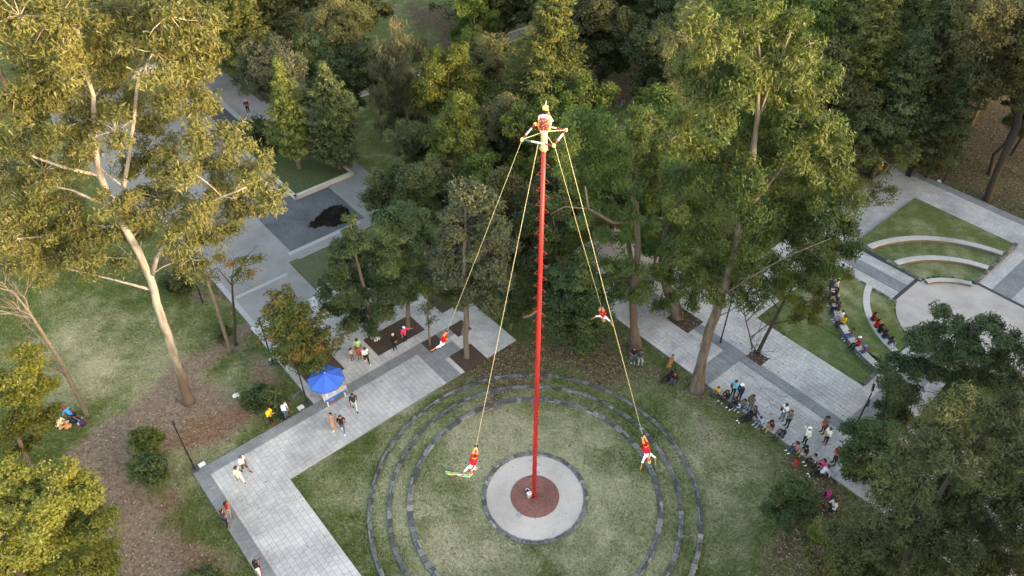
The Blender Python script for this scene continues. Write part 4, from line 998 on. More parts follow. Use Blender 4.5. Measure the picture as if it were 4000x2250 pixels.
E2 = [(1760,40,42),(1830,20,48),(1920,20,46),(1990,40,42),(1790,100,46),(1870,90,52),(1960,95,50),(2040,110,42),(1740,150,42),(1820,165,50),(1905,165,54),(2000,165,50),(2080,180,40),(1760,230,46),(1850,240,54),(1940,240,56),(2030,240,50),(1720,290,40),(1800,300,50),(1890,310,56),(1980,310,56),(2060,310,46),(2110,330,30),(1750,370,46),(1840,380,54),(1930,380,58),(2020,380,54),(2090,380,42),(1720,430,40),(1800,440,52),(1890,450,56),(1980,450,56),(2060,450,48),(2120,440,34),(1770,510,48),(1860,520,54),(1950,520,56),(2040,520,50),(2110,520,38),(1740,580,42),(1820,590,50),(1910,590,52),(2000,590,50),(2080,580,42),(2140,570,30),(1790,650,44),(1870,660,48),(1950,660,46),(2030,640,44),(2100,620,34),(1850,715,32),(1920,720,34),(1760,690,36),(1980,710,28),(1800,725,34),(1875,755,22),(2030,700,30),(2080,665,30),(1700,640,34),(1700,510,34),(1690,350,34),(2150,500,26),(2140,620,22)]
tree("eucalyptus_tree", "largest eucalyptus with thick flaring trunk at the edge of the promenade", (1752, 978), E2, 'euc', 'euc_green', 'brown', trunk=[(1766,905,.34),(1785,830,.31),(1808,770,.29),(1830,690,.24),(1860,580,.22),(1890,440,.18),(1905,300,.13),(1910,150,.08),(1905,60,.04)],
     limbs=[[(1815,745,.07),(1900,690,.05,-2),(1990,640,.035,-3),(2090,600,.018,-3)],[(1850,620,.14),(1780,520,.11,2),(1760,380,.08,2),(1770,230,.05,2),(1800,100,.03,2)],[(1870,540,.12),(1960,430,.09,1),(2020,300,.06,1),(2040,180,.03,1)],[(1905,300,.07),(1950,180,.05),(1990,80,.03)]],
     r0=.50, seed=53, dens=.92, group=None, depth=1.0, twig_n=8, twig_r=.026)
t_at("eucalyptus_tree", "olive eucalyptus on thick trunk in the square tree pit of the promenade", 41.2, [(1700,420,30),(1740,470,34),(1690,500,32),(1720,560,36),(1690,610,30),(1740,640,34),(1680,680,28),(1720,700,30),(1760,730,24),(1640,620,30),(1655,680,28),(1700,735,24),(1630,560,30),(1625,725,24),(1660,760,18),(1740,765,16)], base_x=1735, kind='euc', leaf='euc_green', bark='brown', seed=54, group=None, r0=.45, dens=.9)
t_at("eucalyptus_tree", "brown twigged eucalyptus crown reaching the top edge right of centre", 58, [(1740,40,40),(1790,20,40),(1850,40,44),(1700,100,40),(1760,110,44),(1720,190,40),(1780,190,40),(1690,250,34)], kind='euc', leaf='olive', bark='grey', seed=55, group=None, r0=.25, dens=.8, twig_n=14, twig_r=.03)
tree("leaning_tree", "slim dark tree leaning right from the small promenade tree pit", (1907, 890), [(1985,700,26),(2020,690,28),(2050,720,28),(1990,745,26),(2030,760,28),(2065,770,24),(2075,740,18),(2010,800,18),(2050,800,18),(1955,720,18),(2095,650,24),(2130,690,16)], 'euc', 'lime', 'dark', trunk=[(1930,840,.12),(1955,790,.10),(1985,735,.07),(2020,680,.04)], limbs=[[(1960,780,.05),(1930,740,.03,-1),(1880,740,.02,-1),(1850,760,.012,-1)],[(1975,750,.05),(1950,690,.03),(1960,640,.02)]], r0=.14, seed=56, dens=.55, group=None, scale=.8, twig_n=8)
bare("bare_branch_tree", "bare twigged sapling on the promenade in front of the lamp post", (1890, 880), [(1885,840,.05),(1875,800,.04),(1868,760,.03)], 57, .06, (.1, 0), 7, 'tan', 3)
t_at("eucalyptus_tree", "thin leafy eucalyptus beside the top end of the theatre walk", 52, [(2190,400,18),(2230,430,22),(2270,410,22),(2295,400,16),(2210,470,24),(2250,480,22),(2190,490,22),(2160,470,26),(2225,510,16)], base_x=2150, kind='thin', leaf='lime', bark='grey', seed=58, group=None, r0=.13, dens=1.6)
# ---------------------------------------------------------------- dark conifers at the top right
for k, (x, y, Y, h, rb, lf, lb) in enumerate([(2180, 150, 62, 17, 4.6, 'cypress', "tallest dark conifer left of the open forest floor"), (2285, 200, 60, 14.5, 3.8, 'conifer', "dark conifer over the head of the theatre walk"), (2110, 180, 68, 17, 4.0, 'conifer', "dark conifer behind the largest eucalyptus"),
                                     (2250, 20, 74, 17, 4.2, 'conifer', "shaded conifer at the top edge, upper right"), (2350, 90, 70, 14, 3.8, 'green', "green conifer at the top edge above the bare forest floor"), (2080, 30, 82, 17, 4.2, 'green', "bright tipped conifer at the top edge right of the brown twigged crown")]):
    conifer("dark_conifer", lb, under_px(x, y, Y), h, rb, 60 + k, lf, 'dark', group="conifers at the upper right", per=32, lump=.5, pw=.6, z0=.22 if k < 2 else .15, step=.5)
tree("forked_tree", "dark trunked tree rising from the leaf litter at the right edge", (2482, 502), [(2480,40,55),(2540,60,55),(2600,40,60),(2450,110,45),(2510,130,50),(2570,150,50),(2620,130,60),(2480,190,40),(2545,220,42),(2600,240,50),(2440,30,45)], 'broad', 'olive', 'dark', trunk=[(2510,430,.30),(2535,370,.27),(2560,320,.24),(2575,200,.15),(2560,100,.08)], r0=.36, seed=68, dens=.75, group=None, scale=1.1)
tree("forked_tree", "thinner dark trunk behind the right-hand one on the leaf litter", (2487, 438), [(2440,190,32),(2480,230,32),(2520,190,32),(2420,230,24),(2540,150,40)], 'broad', 'olive', 'dark', trunk=[(2500,390,.17),(2530,360,.16),(2555,310,.14),(2560,230,.08)], r0=.2, seed=69, dens=.8, group=None)
# ---------------------------------------------------------------- lower right group
C3 = [(2385,795,30),(2350,830,38),(2420,830,40),(2480,820,38),(2530,850,36),(2310,860,34),(2370,880,44),(2440,885,44),(2510,900,42),(2570,890,36),(2260,910,30),(2320,930,40),(2400,940,44),(2470,950,44),(2540,960,44),(2240,960,28),(2290,985,32),(2360,1000,36),(2220,920,20)]
tree("cedar_tree", "wide blue green cedar in front of the round stage", under_px(2400, 930, 32.5), C3, 'cedar', 'cedar', 'dark', r0=.24, seed=71, dens=.85, group=None, flat=.5, depth=.9)
tree("cedar_tree", "dark slim conifer beside the double headed lamp post", under_px(2255, 1000, 30), [(2250,960,18),(2245,990,24),(2270,1000,22),(2235,1025,26),(2265,1035,26),(2225,1055,22),(2280,1060,24),(2250,1070,24)], 'cedar', 'cedar', 'dark', r0=.12, seed=72, dens=1.0, group=None, flat=.5)
tree("evergreen_tree", "low dark evergreen overhanging the end of the row of spectators", under_px(2190, 1130, 26.6), [(2156,1085,26),(2191,1075,28),(2231,1080,30),(2146,1125,24),(2186,1120,34),(2236,1125,36),(2281,1110,30),(2156,1170,24),(2201,1170,34),(2256,1170,36),(2296,1160,30),(2131,1150,14),(2136,1185,14),(2176,1205,24),(2226,1210,30),(2276,1215,32)], 'broad', 'dark', 'dark', r0=.14, seed=73, dens=1.2, group=None, scale=.85)
tree("feathery_tree", "soft feathery green tree on the lawn near the bottom right people", under_px(1995, 1290, 23.0), [(1985,1215,22),(2020,1225,24),(1960,1245,26),(2000,1260,32),(2040,1255,26),(1945,1285,24),(1980,1300,34),(2030,1300,30),(1960,1340,30),(2005,1345,32),(2045,1340,26),(1985,1385,28),(2030,1390,28)], 'fine', 'dark', 'brown', r0=.12, seed=74, dens=1.2, group=None, scale=.8)
B1 = [(2420,1010,38),(2360,1020,30),(2480,1030,40),(2540,1070,42),(2340,1070,36),(2400,1080,44),(2470,1100,48),(2560,1140,46),(2290,1120,36),(2350,1140,46),(2420,1160,50),(2500,1180,52),(2250,1170,32),(2300,1200,44),(2370,1220,50),(2450,1240,54),(2530,1250,54),(2240,1240,36),(2310,1280,46),(2390,1300,52),(2470,1320,54),(2550,1330,54),(2180,1290,34),(2250,1320,42),(2330,1360,48),(2410,1380,52),(2490,1400,54),(2570,1410,54),(2110,1340,34),(2180,1370,40),(2260,1400,46),(2340,1440,50),(2120,1410,38),(2190,1450,44),(2430,1460,54),(2060,1420,32),(2580,1230,50),(2560,1010,30)]
tree("eucalyptus_tree", "shaded olive eucalyptus with pale flower tips filling the lower right corner", under_px(2430, 1250, 19.0), B1, 'euc', 'tipped', 'dark', r0=.2, seed=75, dens=1.25, group=None, scale=.78, depth=1.0)
tree("yellow_green_tree", "small yellow tipped treetop at the bottom edge right of the feathery tree", under_px(2080, 1400, 19.5), [(2055,1350,14),(2075,1330,14),(2090,1370,18),(2050,1400,18),(2085,1420,22),(2110,1390,14)], 'fine', 'lime', 'grey', r0=.08, seed=76, dens=1.0, group=None, scale=.8)
# ---------------------------------------------------------------- upper left group
conifer("lit_conifer", "sunlit conifer at the top edge above the woman on the upper walk", under_px(618, 90, 78), 15.5, 4.0, 81, 'cypress', group=None, per=40, lump=.45, step=.45)
t_at("broadleaf_tree", "grey olive tree beside the upper walk", 66, [(640,130,32),(690,120,34),(730,150,30),(620,170,32),(670,175,38),(720,190,34),(640,215,30),(690,225,32),(605,200,20),(745,180,20)], kind='fine', leaf='grey', seed=82, group=None, r0=.2, scale=1.2)
conifer("park_conifer", "yellow green conifer on the raised lawn above the basin", (757, 432), 11.6, 2.7, 83, 'cypress', 'tan', group=None, per=44, lump=.4, step=.40, z0=.2)
conifer("park_conifer", "darker broad conifer right of the one on the raised lawn", under_px(835, 300, 61), 11.5, 3.1, 84, 'conifer', 'tan', group=None, per=42, lump=.4, step=.42, z0=.12)
t_at("bush", "low dark juniper between the upper walk and the raised lawn", 64, [(620,320,22),(650,315,24),(680,325,24),(640,345,26),(670,355,28),(700,365,22),(620,350,16)], kind='bush', leaf='conifer', bark='dark', seed=85, group=None, scale=1.5, cat="bush", r0=.08)
t_at("broadleaf_tree", "dark shaded tree mass behind the raised lawn conifers", 70, [(780,110,30),(830,150,34),(870,190,34),(790,190,32),(840,230,34),(890,240,28),(770,240,30)], kind='broad', leaf='dark', seed=86, group=None, r0=.18, scale=1.2)
bare("bare_shrub", "grey leafless shrub beside the forest path", (1140, 135), [(1140,110,.06),(1135,90,.04)], 87, .08, (0, 0), 8, 'grey', 3)
# ---------------------------------------------------------------- the wood at the back: copies of a few patterns
def proto(kind, seed):
    r = np.random.default_rng(seed)
    if kind == 'con':
        return conifer_parts(16, 4.2, seed, per=24, lump=.5, pw=.6, step=.55, z0=.12, leafL=.42, leafW=.17)
    L3 = []; h = 13.0
    for k in range(16):
        a = r.random() * 6.28; z = r.uniform(5.0, 11.6); q = 3.1 * math.sin(math.pi * min(1, (z - 3.5) / 9.5)) * r.random() ** .5
        L3.append((np.array([q * math.cos(a), q * math.sin(a), z]), r.uniform(1.3, 2.0)))
    w = MB(); t = MB(); w.tube([(0, 0, -.15), (0, 0, .3), (.1, 0, 3), (.2, .1, 7), (.1, .2, 10.5)], [.3, .22, .19, .13, .05], 8)
    for c, R in L3: t.tube(bent(Vector((.15, .05, max(2.5, c[2] - 3))), Vector(c), .05, r), list(np.linspace(.07, .02, 6)), 5, cap=False)
    me, _ = crown_mesh("crown", L3, 'euc' if kind == 'euc' else 'broad', seed, .62, True, 1.35)
    return w, t, me
PROTO = {}
for nm, kd, sd, lf, bk in [('con_a', 'con', 91, 'deep', 'dark'), ('con_b', 'con', 92, 'cypress', 'brown'), ('br_a', 'broad', 93, 'deep', 'dark'), ('br_b', 'broad', 94, 'green', 'brown'), ('br_c', 'broad', 95, 'olive', 'brown'), ('eu_a', 'euc', 96, 'euc_gold', 'grey')]:
    w, t, me = proto(kd, sd)
    tm, bm_ = w.mesh("trunk"), t.mesh("branches")
    tm.materials.append(BARK[bk]); bm_.materials.append(BARK[bk]); me.materials.append(LEAF[lf])
    PROTO[nm] = (tm, bm_, me)
def copy_tree(nm, label, pos, sc, rz, group, name):
    root = empty(name, pos, rz); root.scale = (sc, sc, sc * random.uniform(.92, 1.12)); tag(root, label, "tree", group)
    for pn, me in zip(("trunk", "branches", "crown"), PROTO[nm]):
        o = bpy.data.objects.new(pn, me); COL.objects.link(o); o.parent = root
    return root
NAMES = {'con_a': 'dark_conifer', 'con_b': 'forest_conifer', 'br_a': 'dark_broadleaf', 'br_b': 'green_broadleaf', 'br_c': 'olive_broadleaf', 'eu_a': 'golden_eucalyptus'}
BACK = [
 (2400, 66, 'con_a', .85, "right of the conifer over the theatre walk"), (2350, 60, 'con_a', .62, "low at the left end of the leaf litter"), (2460, 74, 'br_a', .8, "behind the thinner forked trunk"), (2540, 64, 'br_a', .6, "low at the right edge behind the forked trunks"), (2290, 84, 'con_a', .9, "behind the conifer over the theatre walk"),  # x px of crown, Y, kind, scale, what sets it apart
 (-60, 78, 'br_c', 1.1, "at the left edge behind the golden crown"), (30, 92, 'br_a', 1.1, "at the top left corner"), (110, 76, 'con_a', .9, "behind the upper left of the golden crown"), (200, 95, 'br_c', 1.0, "at the top edge behind the golden crown, second from left"), (300, 86, 'con_a', 1.0, "behind the top of the golden crown"), (420, 98, 'br_b', 1.0, "at the top edge behind the right half of the golden crown"), (500, 84, 'con_b', .95, "with hanging boughs left of the sunlit conifer"), (-20, 58, 'br_c', .8, "low at the left edge behind the golden crown"), (60, 47, 'br_b', .55, "small, under the left side of the golden crown"),
 (700, 98, 'br_a', 1.1, "at the top edge, first right of the sunlit conifer"), (760, 88, 'br_c', 1.0, "at the top edge above the grey olive tree"), (840, 96, 'con_b', .85, "at the top edge above the dark tree mass"), (900, 84, 'br_a', .85, "left of the weeping conifer"), (960, 100, 'br_a', 1.0, "at the top edge behind the weeping conifer"), (690, 82, 'con_a', .7, "between the sunlit conifer and the grey olive tree"),
 (1210, 92, 'con_a', .9, "at the top edge left of the central conifer"), (1270, 84, 'br_a', .9, "just left of the central conifer"), (1330, 98, 'br_a', 1.0, "at the top edge behind the central conifer"), (1470, 90, 'br_a', 1.05, "at the top edge just right of the central conifer"), (1540, 100, 'br_b', 1.0, "at the top edge above the dark forest floor"), (1600, 88, 'br_a', .95, "above the dark forest floor, middle"), (1660, 80, 'con_a', .85, "right of the dark forest floor"), (1520, 74, 'br_a', .75, "between the central conifer and the bending person"), (1700, 95, 'br_a', 1.0, "at the top edge left of the brown twigged crown"),
 (1230, 70, 'br_c', .6, "low between the yellow olive tree and the central conifer"), (1240, 58, 'br_a', .6, "low under the small olive tree"), (1060, 56, 'br_a', .55, "low left of the lime topped tree"), (1350, 52, 'br_b', .75, "behind the pole just under its frame"), (1400, 46, 'br_a', .7, "behind the middle of the pole"), (1700, 66, 'br_a', .8, "behind the rusty tipped eucalyptus"), (1640, 56, 'br_b', .8, "low behind the rusty tipped eucalyptus"), (1790, 70, 'br_a', .9, "hidden behind the left of the largest eucalyptus"), (1900, 78, 'br_b', 1.0, "behind the top of the largest eucalyptus"), (1990, 92, 'br_a', 1.0, "at the top edge behind the largest eucalyptus"), (1980, 60, 'br_a', .9, "behind the middle of the largest eucalyptus"), (2050, 66, 'br_b', .8, "behind the right side of the largest eucalyptus"),
 (2150, 98, 'br_b', 1.0, "at the top edge behind the tallest dark conifer"), (2330, 96, 'br_a', 1.0, "at the top edge, upper right, third from the corner"), (2420, 84, 'br_b', .95, "at the top edge left of the forked trees"), (2500, 98, 'br_c', 1.0, "at the top right corner behind the forked trees"), (2600, 88, 'br_a', 1.0, "at the right edge behind the forked trees"), (2560, 70, 'br_c', .7, "at the right edge above the leaf litter"),
 (0, 104, 'br_b', 1.0, "far back at the top left corner"), (160, 108, 'br_a', 1.1, "far back at the top edge, third from the left corner"), (360, 106, 'br_a', 1.1, "far back at the top edge above the golden crown"), (560, 106, 'con_a', 1.0, "far back behind the sunlit conifer"), (640, 104, 'br_c', 1.0, "far back right of the sunlit conifer"), (790, 106, 'br_a', 1.0, "far back above the grey olive tree"), (1240, 106, 'br_a', 1.0, "far back left of the central conifer"), (1400, 106, 'br_b', 1.0, "far back right behind the central conifer"), (1620, 108, 'br_a', 1.0, "far back above the dark forest floor"), (1780, 106, 'br_c', 1.0, "far back behind the brown twigged crown"), (1900, 104, 'br_b', 1.0, "far back above the largest eucalyptus"), (2060, 106, 'br_a', 1.0, "far back behind the bright tipped conifer"), (2240, 108, 'br_c', 1.0, "far back behind the upper right conifers"), (2420, 106, 'br_a', 1.0, "far back left of the top right corner"),
 (1440, 78, 'br_a', .8, "low at the right foot of the central conifer"), (1190, 80, 'br_b', .6, "low left of the central conifer beside the forest path"), (860, 76, 'br_c', .7, "between the dark tree mass and the weeping conifer"), (930, 72, 'br_a', .55, "low left of the weeping conifer"), (1740, 78, 'br_a', .9, "behind the brown twigged crown, lower"), (1850, 62, 'br_b', .9, "behind the left middle of the largest eucalyptus"), (2120, 58, 'br_a', .7, "low left of the head of the theatre walk"), (1760, 52, 'br_b', .75, "low behind the promenade eucalyptus"), (1100, 50, 'br_c', .6, "low left of the lime topped tree, front"), (1210, 47, 'br_b', .65, "low right of the lime topped tree"), (1470, 58, 'br_b', .75, "behind the bright green eucalyptus"), (1560, 52, 'br_a', .7, "low behind the bright green eucalyptus"), (1690, 46, 'br_b', .6, "low left of the promenade eucalyptus"),
]
for k, (x, Y, nm, sc, lb) in enumerate(BACK):
    B = under_px(x, 60 if Y > 65 else 400, Y); sc *= 1.22 if Y > 65 else 1.1
    copy_tree(nm, {'con_a': "dark conifer ", 'con_b': "conifer ", 'br_a': "dark leafy tree ", 'br_b': "green leafy tree ", 'br_c': "olive leafy tree ", 'eu_a': "golden eucalyptus "}[nm] + lb, B, sc * 1.05, k * 1.7, "trees of the wood behind", NAMES[nm])
# tall trees of the same park standing beyond the right edge and behind the viewer: they keep the low sun off the lawns
SHADE = []
for k in range(60):
    t = k % 20; row = k // 20
    d = -52 + t * 6.2 + random.uniform(-1.5, 1.5)
    c = SUN_H * (42 + row * 8 + random.uniform(-2, 2)) + Vector((-SUN_H.y, SUN_H.x, 0)) * d + Vector((2, 26, 0))
    dep = c.y * CP + CAM_H * SP; xx = c.x / max(dep, 1) * FPX
    if abs(xx) < 2250 and c.y > 10: continue
    nm = ['br_c', 'br_b', 'br_a'][k % 3]
    copy_tree(nm, "tall leafy park tree standing beyond the right edge", c, random.uniform(.7, .8) if -27 < d < -15 else random.uniform(1.3, 1.45) if 19 < d < 40 else random.uniform(1.75, 2.0), k * 2.1, "park trees beyond the right edge", NAMES[nm])

# ================================================================ PEOPLE AND ANIMALS
def surface_nets(f, o, s):
    """closed surface of the zero level of the grid f (origin o, spacing s)"""
    nx, ny, nz = f.shape; ins = f < 0
    c = np.zeros((nx-1, ny-1, nz-1), np.int32)
    for dx in (0, 1):
        for dy in (0, 1):
            for dz in (0, 1): c += ins[dx:nx-1+dx, dy:ny-1+dy, dz:nz-1+dz]
    act = (c > 0) & (c < 8)
    acc = np.zeros(act.shape + (3,)); cnt = np.zeros(act.shape)
    for ax in range(3):
        for a in (0, 1):
            for b in (0, 1):
                off = [0, 0, 0]; oth = [i for i in range(3) if i != ax]; off[oth[0]] = a; off[oth[1]] = b
                sl0 = tuple(slice(off[i], off[i] + act.shape[i]) for i in range(3))
                off2 = list(off); off2[ax] = 1
                sl1 = tuple(slice(off2[i], off2[i] + act.shape[i]) for i in range(3))
                f0, f1 = f[sl0], f[sl1]; x = (f0 < 0) != (f1 < 0)
                t = np.where(x, f0 / np.where(x, f0 - f1, 1), 0)
                p = np.zeros(act.shape + (3,)); p[..., ax] = t; p[..., oth[0]] = a; p[..., oth[1]] = b
                acc += p * x[..., None]; cnt += x
    idx = -np.ones(act.shape, np.int64); idx[act] = np.arange(act.sum())
    V = (np.argwhere(act) + acc[act] / cnt[act][:, None]) * s + o
    F = []
    for ax in range(3):
        b, c2 = (ax + 1) % 3, (ax + 2) % 3
        sl0 = [slice(1, -1)] * 3; sl1 = [slice(1, -1)] * 3
        sl0[ax] = slice(0, -1); sl1[ax] = slice(1, None)
        s0, s1 = ins[tuple(sl0)], ins[tuple(sl1)]
        for sign in (0, 1):
            e = np.argwhere((s0 & ~s1) if sign == 0 else (~s0 & s1))
            if not len(e): continue
            e = e.copy(); e[:, b] += 1; e[:, c2] += 1
            q = []
            for db, dc in ((-1, -1), (0, -1), (0, 0), (-1, 0)):
                k = e.copy(); k[:, b] += db; k[:, c2] += dc; q.append(idx[k[:, 0], k[:, 1], k[:, 2]])
            q = np.stack(q, 1)
            F.append(q if sign == 0 else q[:, ::-1])
    return V, np.concatenate(F)
def body_mesh(bones, voxel=.03, k=.018):
    """bones: (a, b, ra, rb, material index) -> one continuous skin, coloured by the nearest bone"""
    A = np.array([b[0] for b in bones], float); B = np.array([b[1] for b in bones], float); ra = np.array([b[2] for b in bones]); rb = np.array([b[3] for b in bones]); mi = np.array([b[4] for b in bones])
    R = max(ra.max(), rb.max()) + .08
    lo = np.minimum(A, B).min(0) - R; hi = np.maximum(A, B).max(0) + R
    n = np.ceil((hi - lo) / voxel).astype(int) + 1
    g_ = np.stack(np.meshgrid(*[lo[i] + np.arange(n[i]) * voxel for i in range(3)], indexing='ij'), -1)
    def dist(P):
        D = np.empty((len(A),) + P.shape[:-1])
        for i in range(len(A)):
            ab = B[i] - A[i]; t = np.clip(((P - A[i]) @ ab) / (ab @ ab + 1e-9), 0, 1)
            D[i] = np.linalg.norm(P - A[i] - t[..., None] * ab, axis=-1) - (ra[i] + (rb[i] - ra[i]) * t)
        return D
    D = dist(g_); m = D.min(0)
    f = m - k * np.log(np.exp(-np.clip((D - m) / k, 0, 40)).sum(0))
    V, F = surface_nets(f, lo, voxel)
    cen = V[F].mean(1); return V, F, mi[np.argmin(dist(cen), 0)]
SKINS = [(150, 105, 78), (128, 86, 62), (172, 126, 98)]
def J_stand():
    return dict(pel=(0, 0, .95), wai=(0, 0, 1.12), che=(0, .01, 1.33), nec=(0, .02, 1.47), hea=(0, .04, 1.60),
                hip=[(-.09, 0, .92), (.09, 0, .92)], kne=[(-.10, .02, .50), (.10, .02, .50)], ank=[(-.11, -.02, .08), (.11, -.02, .08)], toe=[(-.13, .14, .035), (.13, .14, .035)],
                sho=[(-.18, 0, 1.39), (.18, 0, 1.39)], elb=[(-.24, -.03, 1.11), (.24, -.03, 1.11)], wri=[(-.24, .06, .87), (.24, .06, .87)])
ARMS = {'flyA': ([(-.44, .10, 1.44), (.44, .10, 1.42)], [(-.62, .22, 1.60), (.64, .22, 1.56)]), 'flyB': ([(-.34, .16, 1.50), (.30, .20, 1.22)], [(-.42, .24, 1.74), (.20, .40, 1.06)]), 'flyC': ([(-.40, .08, 1.52), (.30, .18, 1.56)], [(-.56, .12, 1.72), (.24, .22, 1.80)]), 'down': None, 'phone': ([(-.25, .14, 1.18), (.25, .14, 1.18)], [(-.07, .32, 1.44), (.07, .32, 1.44)]), 'fold': ([(-.25, .07, 1.13), (.25, .07, 1.13)], [(.06, .21, 1.16), (-.06, .22, 1.12)]),
        'hips': ([(-.36, -.05, 1.17), (.36, -.05, 1.17)], [(-.18, .04, 1.0), (.18, .04, 1.0)]), 'shade': ([(-.24, -.03, 1.11), (.34, .12, 1.40)], [(-.2, .1, .9), (.10, .18, 1.63)]), 'point': ([(-.40, .06, 1.27), (.24, -.03, 1.11)], [(-.62, .12, 1.22), (.24, .06, .87)]),
        'raise': ([(-.30, .08, 1.45), (.24, -.03, 1.11)], [(-.34, .2, 1.70), (.2, .12, .95)]), 'front': ([(-.24, .05, 1.12), (.24, .05, 1.12)], [(-.08, .26, 1.05), (.08, .26, 1.05)])}
def pose(kind, arms='down'):
    j = J_stand()
    if kind == 'walk':
        j['kne'] = [(-.09, .13, .52), (.09, -.04, .50)]; j['ank'] = [(-.09, .26, .09), (.09, -.30, .16)]; j['toe'] = [(-.09, .42, .06), (.09, -.16, .05)]
        j['elb'] = [(-.24, -.12, 1.13), (.24, .06, 1.12)]; j['wri'] = [(-.24, -.12, .88), (.24, .2, .92)]
    elif kind in ('edge', 'ground', 'hug', 'recline', 'cross', 'bench'):
        lean = {'edge': .08, 'ground': .05, 'hug': .20, 'recline': -.30, 'cross': .10, 'bench': .04}[kind]
        dz = -.82 if kind != 'bench' else -.82
        for q in ('pel', 'wai', 'che', 'nec', 'hea'):
            x, y, z = j[q]; j[q] = (x, y + lean * (z - .95) * 1.6, z + dz - abs(lean) * .1 * (z - .95) * 2)
        j['sho'] = [(x, y + lean * .7, z + dz - .03) for x, y, z in j['sho']]
        j['hip'] = [(-.09, .02, .10), (.09, .02, .10)]
        if kind in ('edge', 'hug'): j['kne'] = [(-.14, .40, .30), (.14, .40, .30)]; j['ank'] = [(-.13, .52, -.05), (.13, .56, -.05)]; j['toe'] = [(-.14, .68, -.08), (.14, .72, -.08)]
        elif kind == 'ground': j['kne'] = [(-.16, .38, .38), (.16, .38, .38)]; j['ank'] = [(-.12, .58, .07), (.12, .60, .07)]; j['toe'] = [(-.13, .74, .04), (.13, .76, .04)]
        elif kind == 'bench': j['kne'] = [(-.13, .43, .09), (.13, .43, .09)]; j['ank'] = [(-.13, .46, -.30), (.13, .48, -.30)]; j['toe'] = [(-.13, .62, -.34), (.13, .64, -.34)]
        elif kind == 'recline': j['kne'] = [(-.10, .46, .14), (.12, .44, .30)]; j['ank'] = [(-.10, .86, .08), (.10, .78, .07)]; j['toe'] = [(-.14, .92, .20), (.12, .93, .08)]
        else: j['kne'] = [(-.36, .30, .12), (.36, .30, .12)]; j['ank'] = [(.10, .42, .08), (-.10, .36, .08)]; j['toe'] = [(.24, .46, .05), (-.24, .40, .05)]
        s = j['sho']
        j['elb'] = [(-.27, s[0][1] + .10, s[0][2] - .24), (.27, s[1][1] + .10, s[1][2] - .24)]
        if kind == 'recline': j['elb'] = [(-.30, s[0][1] - .16, s[0][2] - .22), (.30, s[1][1] - .1, s[1][2] - .24)]; j['wri'] = [(-.32, s[0][1] - .12, .05), (.2, .2, .22)]
        elif kind == 'hug': j['wri'] = [(.05, .42, .34), (-.05, .44, .32)]
        else: j['wri'] = [(-.12, .34, .36), (.12, .34, .36)]
        if arms in ('phone', 'shade'):
            j['elb'] = [(-.25, s[0][1] + .16, s[0][2] - .20), (.25, s[1][1] + .16, s[1][2] - .20)]; j['wri'] = [(-.07, s[0][1] + .32, s[0][2] + .04), (.07, s[1][1] + .32, s[1][2] + .04)]
        elif arms == 'back': j['elb'] = [(-.30, s[0][1] - .12, s[0][2] - .24), (.30, s[1][1] - .12, s[1][2] - .24)]; j['wri'] = [(-.33, s[0][1] - .22, .05), (.33, s[1][1] - .22, .05)]
        return j
    elif kind == 'fly':
        j['ank'] = [(-.05, -.03, .08), (.06, -.03, .08)]; j['toe'] = [(-.06, .10, .05), (.08, .10, .05)]; j['kne'] = [(-.10, .10, .48), (.11, .06, .50)]
        j['elb'] = [(-.42, .06, 1.50), (.42, .06, 1.48)]; j['wri'] = [(-.62, .16, 1.64), (.62, .18, 1.60)]
    if ARMS.get(arms): j['elb'], j['wri'] = ARMS[arms]
    return j
def mcol(c, rough=.8): return plain("cloth_%d_%d_%d" % c if rough == .8 else "skin_%d_%d_%d" % c, rgb(*c), rough, .14, 9)
LABELS = []
